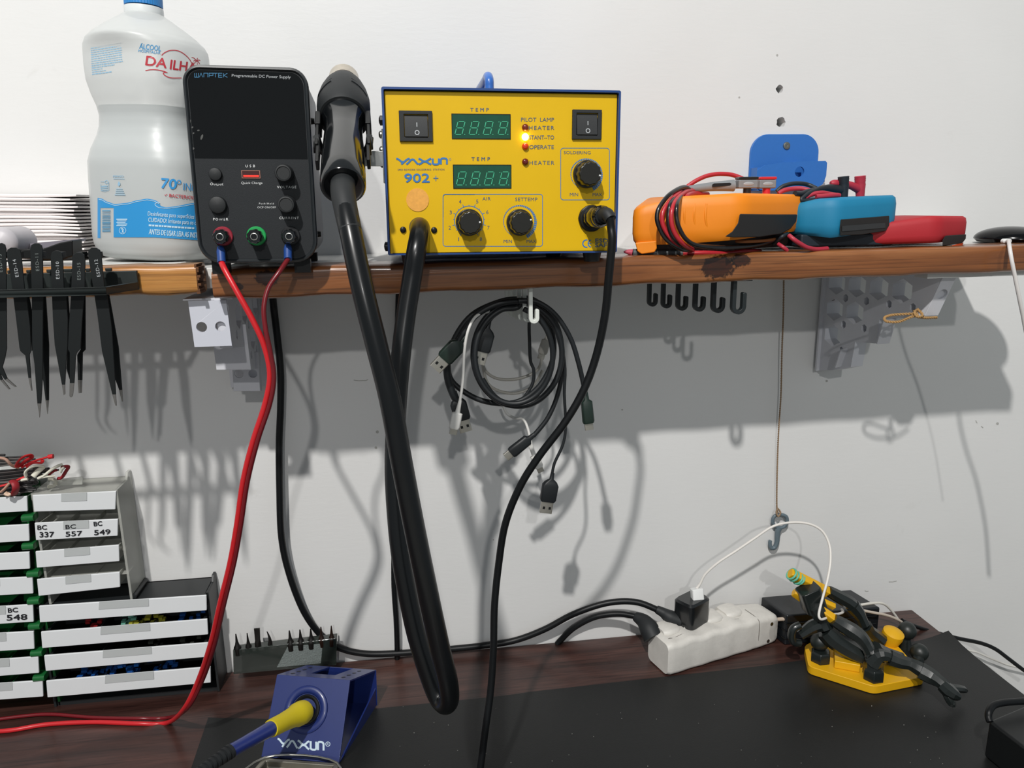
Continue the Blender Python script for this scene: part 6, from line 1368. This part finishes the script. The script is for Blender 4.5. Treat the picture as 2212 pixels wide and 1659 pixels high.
# ---------------------------------------------------------------- black box behind, its cables
bx_ = T('black_box', 'flat black plastic box standing behind the yellow clamp base', 'box', (.46, -.045, DZ))
z1_ = .789; c4_ = [PZ(1644, 1289, z1_), PZ(1838, 1273, z1_), PZ(1902, 1312, z1_)]; v4 = c4_[0] + (c4_[2] - c4_[1]); c4_.append(v4)
m = M(); b4 = [V((p.x, p.y, DZ + .0005)) for p in c4_]; m.hexa([bx_.L(p) for p in (b4[0], b4[1], b4[2], b4[3], c4_[0], c4_[1], c4_[2], c4_[3])]); bx_.part('box_body', m, mat('router_black', '#15181c', .35, var=.05, coat=.15), bevel=.002)
m = M(); u0, v0 = (c4_[3] - c4_[0]), (c4_[2] - c4_[3])
for k in range(3):
    z = -.010 - k * .010; m.tube([bx_.L(c4_[0] + u0 * .04 + V((0, 0, z))) - V((.0006, 0, 0)), bx_.L(c4_[3] + V((0, 0, z)) - V((.0004, .0006, 0))), bx_.L(c4_[2] - v0 * .04 + V((0, 0, z))) - V((0, .0008, 0))], .0005, 6, 1, raw=True)
bx_.part('groove_line', m, BLKG)
BG = mat('beige_cord', '#bfb3a6', .55)
cord('cable', 'white cable arching over the right corner of the black box', [P(1840, 1312, -.060), P(1858, 1307, -.056), P(1885, 1303, -.052), P(1908, 1304, -.048), P(1925, 1318, -.044), P(1940, 1338, -.042), P(1950, 1352, -.044)], .0015, mat('off_white_cord', '#cfccc4', .5), 'cable')
cord('cable', 'beige cable running right from behind the yellow clamp base', [P(1860, 1318, -.066), P(1885, 1323, -.062), P(1915, 1329, -.058), P(1940, 1339, -.054), P(1956, 1350, -.052)], .0016, BG, 'cable')
cord('cable', 'black cable crossing the curled mat corner to the right edge', [P(1948, 1340, -.052), P(1975, 1352, -.048), P(2020, 1366, -.044), P(2070, 1379, -.042), P(2118, 1389, -.042), P(2150, 1402, -.044), P(2180, 1424, -.046), P(2212, 1448, -.048), P(2260, 1480, -.050)], .0024, RUBC, 'cable')
cord('cable', 'thin white cable hanging below the black one at the right wall', [P(2040, 1372, -.030), P(2076, 1400, -.014), P(2110, 1409, -.012), P(2145, 1424, -.012), P(2180, 1437, -.012), P(2215, 1444, -.014), P(2260, 1450, -.02)], .0013, mat('thin_white_cord', '#cccac4', .5), 'cable')

# ---------------------------------------------------------------- third-hand clamp: yellow hexagonal base and jointed black arms
YP = mat('yellow_print', '#dba60f', .45, var=.05, bump=.06, bs=1500); BP = mat('black_print', '#1b201f', .30, var=.08, bump=.06, bs=1500, coat=.25); BS = mat('black_sphere', '#1d2220', .42, var=.08)
kh = lambda x, y: (1640 + x / 4.367, 1180 + y / 4.367)
def hp(x, y, v):
    p = P(*kh(x, y), v); return p if p.z > DZ + .0085 else PZ(*kh(x, y), DZ + .0085)
hxp = [PZ(1887, 1500, DZ + .0025), PZ(1745, 1455, DZ + .0025), PZ(1736, 1410, DZ + .0025), V((.482, -.046, DZ)), V((.532, -.088, DZ)), PZ(1997, 1478, DZ + .0025)]
tb = T('clamp_base', 'yellow hexagonal base plate with black jointed clamp arms on the right of the desk', 'helping-hand clamp', (.47, -.10, DZ + .0022))
HT = .0095; m = M(); pg = fillet([(p.x, p.y) for p in hxp], .006, 4); m.prism([(a - .47, b + .10) for a, b in pg], 0, HT); tb.part('base_plate', m, YP, bevel=.0008)
zpz = DZ + .0022 + HT
a = tb.L(PZ(*kh(705, 1150), zpz)); b = tb.L(PZ(*kh(950, 1195), zpz)); e = (b - a).normalized(); g = V((-e.y, e.x, 0)) * .03; h_2 = V((0, 0, .009)); w3 = b - a
m = M(); m.hexa([a, a + w3, a + w3 + g, a + g, a + h_2, a + w3 + h_2, a + w3 + g + h_2, a + g + h_2]); tb.part('raised_block', m, YP, bevel=.001)
def nut(x, y, w, hgt, v=None):
    c = PZ(*kh(x, y), zpz); r = w / 4.367 * .80 / FPX; t0 = tb.L(c); m = M(); m.lathe([(r, 0), (r, hgt * .8), (r * .85, hgt)], Matrix.Translation(t0), 6); tb.part('hex_socket', m, BP, bevel=.0006); return c
def ball(x, y, r, v, nm='ball_joint', mt=None, base=None):
    c = hp(x, y, v); R_ = r / 4.367 * .82 / FPX; m = M(); m.sph(tb.L(c), R_, 28); o = tb.part(nm, m, mt or BS); return c, R_
n1 = nut(575, 1075, 98, .012); n2 = nut(1073, 1245, 98, .013)
ball(570, 900, 86, n1.y + .004); ball(1395, 795, 88, -.075); ball(1510, 1000, 84, -.105); ball(1085, 845, 72, -.085)
for x, y, v in ((1380, 900, -.078), (1500, 1075, -.108)):
    c = hp(x, y, v); m = M(); p = tb.L(c); zl = (HT if y < 1000 else .004) - p.z; m.lathe([(.0085, min(zl, -.008)), (.0075, -.006), (.0050, .004)], Matrix.Translation(p), 20); tb.part('ball_stem', m, BP)
m = M(); c = tb.L(hp(1215, 930, -.082)); m.lathe([(.0075, -.010), (.0068, -.004), (.0098, .006), (.0115, .014), (.0112, .019), (.006, .0225), (1e-6, .0232)], axes(c, (.12, -.25, 1)), 32); tb.part('yellow_cup', m, YP)
def arm(pts, rs, nm='jointed_arm', mt=BP):
    m = M(); m.tube([tb.L(hp(*p)) for p in pts], [r * 1.1 / 4.367 * .82 / FPX for r in rs], 8, 3); return tb.part(nm, m, mt, ang=12)
# lower chain, ending in a claw over the mat
arm([(700, 690, -.110), (790, 745, -.114), (880, 800, -.120), (960, 860, -.126), (1010, 930, -.130), (1050, 1010, -.134), (1078, 1090, -.138), (1078, 1170, -.140)], [52, 62, 66, 60, 50, 50, 72, 78])
arm([(1075, 1110, -.140), (1130, 1040, -.142), (1200, 1035, -.145), (1290, 1075, -.148)], [72, 62, 48, 52])
arm([(1230, 1050, -.146), (1320, 1085, -.150), (1420, 1110, -.154), (1500, 1150, -.160), (1580, 1200, -.166)], [66, 60, 52, 60, 64])
arm([(1520, 1170, -.163), (1620, 1225, -.170), (1700, 1275, -.178), (1760, 1330, -.184)], [72, 66, 52, 52])
arm([(1730, 1310, -.182), (1790, 1365, -.188), (1850, 1405, -.193), (1900, 1430, -.196)], [52, 58, 46, 20], 'claw')
arm([(1760, 1340, -.183), (1860, 1340, -.180), (1920, 1350, -.178), (1955, 1365, -.178)], [40, 34, 30, 16], 'claw')
arm([(1770, 1370, -.186), (1790, 1430, -.190), (1820, 1480, -.193), (1850, 1490, -.195)], [40, 36, 34, 22], 'claw')
# upper chain
arm([(650, 420, -.085), (740, 470, -.086), (830, 520, -.088), (900, 575, -.090)], [48, 56, 60, 58])
arm([(880, 560, -.090), (930, 620, -.092), (965, 680, -.094), (990, 740, -.095)], [66, 58, 46, 50])
arm([(1000, 750, -.092), (1040, 800, -.090), (1100, 850, -.088), (1160, 900, -.09)], [60, 52, 60, 60])
arm([(1090, 960, -.13), (1150, 1000, -.125), (1240, 1030, -.12), (1330, 1050, -.115)], [58, 64, 60, 50])
arm([(620, 800, -.105), (680, 860, -.108), (780, 930, -.112), (900, 1000, -.118), (1000, 1060, -.125)], [70, 82, 84, 80, 60])
arm([(560, 740, -.10), (500, 760, -.10), (440, 800, -.10), (385, 840, -.10)], [60, 58, 48, 40])
m = M(); c = [(385, 745), (325, 775), (305, 840), (325, 900), (385, 915)]; m.tube([tb.L(hp(x, y, -.102)) for x, y in c], .0042, 12, 5); tb.part('claw', m, BP)
m = M(); c = hp(490, 490, -.092); m.loft([(-.0135, -.010, .010, -.0115, .0115, .004), (.0135, -.010, .010, -.0115, .0115, .004)], Matrix.Translation(tb.L(c)) @ Matrix.Rotation(math.radians(68), 4, 'Y')); tb.part('clamp_block', m, BP, bevel=.001)
arm([(520, 560, -.10), (560, 620, -.10), (600, 700, -.10), (640, 790, -.105)], [60, 70, 66, 60])
# yellow jaw pieces
def ybar(pts, w, th, nm='yellow_jaw'):
    a, b = [tb.L(hp(*p)) for p in pts]; d_ = (b - a).normalized(); up = V((0, -.5, .85)); s_ = d_.cross(up).normalized(); u_ = s_.cross(d_).normalized(); L = (b - a).length; W2 = w / 4.367 * .82 / FPX
    m = M(); m.loft([(0, -th / 2, th / 2, -W2 * .8, W2 * .8, .002), (.002, -th / 2, th / 2, -W2, W2, .002), (L, -th / 2, th / 2, -W2, W2, .0008)], Matrix.Translation(a) @ Matrix((d_, s_, u_)).transposed().to_4x4()); return tb.part(nm, m, YP, bevel=.0005)
jaw = ybar([(285, 255, -.080), (640, 440, -.084)], 52, .009); ybar([(325, 430, -.083), (500, 545, -.09)], 42, .008); ybar([(560, 500, -.088), (708, 572, -.092)], 27, .006); ybar([(555, 585, -.10), (705, 690, -.108)], 38, .008)
BND = mat('teal_rubber_band', '#5fb39a', .5, var=.05)
for k, (x0, y0, x1, y1) in enumerate(((290, 320, 360, 240), (312, 338, 385, 262), (350, 365, 420, 285), (366, 370, 438, 300))):
    a, b = tb.L(hp(x0, y0, -.0865)), tb.L(hp(x1, y1, -.0865)); mid = (a + b) / 2; m = M(); o = []
    for i in range(16): an = 2 * pi * i / 16; o.append(mid + (b - a) * .5 * math.cos(an) + V((0, math.sin(an) * .0062, 0)) + V((0, .0045, 0)))
    m.tube(o, .0011, 8, 2, closed=True); tb.part('rubber_band', m, BND, par=jaw, label='teal rubber band')
# black box cut by the lower right corner, cable on top
zb_ = .79; K1 = PZ(2136, 1556, zb_); K2 = PZ(2212, 1614, zb_); dl = (K2 - K1).normalized() * .13; dr_ = V((-dl.y, dl.x, 0)) * .6
if dr_.y < 0: dr_ = -dr_
dr_ = V((.07, .02, 0)); 
rbx = T('black_case', 'black case cut by the lower right corner, a cable looped on its lid', 'case', (K1.x + .03, K1.y - .02, DZ + .0023))
m = M(); tp4 = [K1, K1 + dl, K1 + dl + dr_, K1 + dr_]; bt4 = [V((p.x, p.y, DZ + .0023)) for p in tp4]; m.hexa([rbx.L(p) for p in bt4 + tp4]); rbx.part('case_body', m, mat('case_black', '#121415', .4, var=.06), bevel=.0025)
cl_ = T('black_cable', 'black cable looping over the corner of the black case at the lower right', 'cable', PZ(2136, 1550, zb_ + .004))
kk = lambda x, y, z: PZ(1760 + x / 3.96, 1240 + y / 3.96, z)
m = M(); m.tube([cl_.L(x) for x in (kk(1500, 1265, zb_ + .0035), kk(1486, 1225, zb_ + .006), kk(1492, 1175, zb_ + .010), kk(1530, 1125, zb_ + .012), kk(1610, 1102, zb_ + .012), kk(1720, 1092, zb_ + .011), kk(1850, 1085, zb_ + .010))], .0030, 12); cl_.part('wire', m, RUBC)
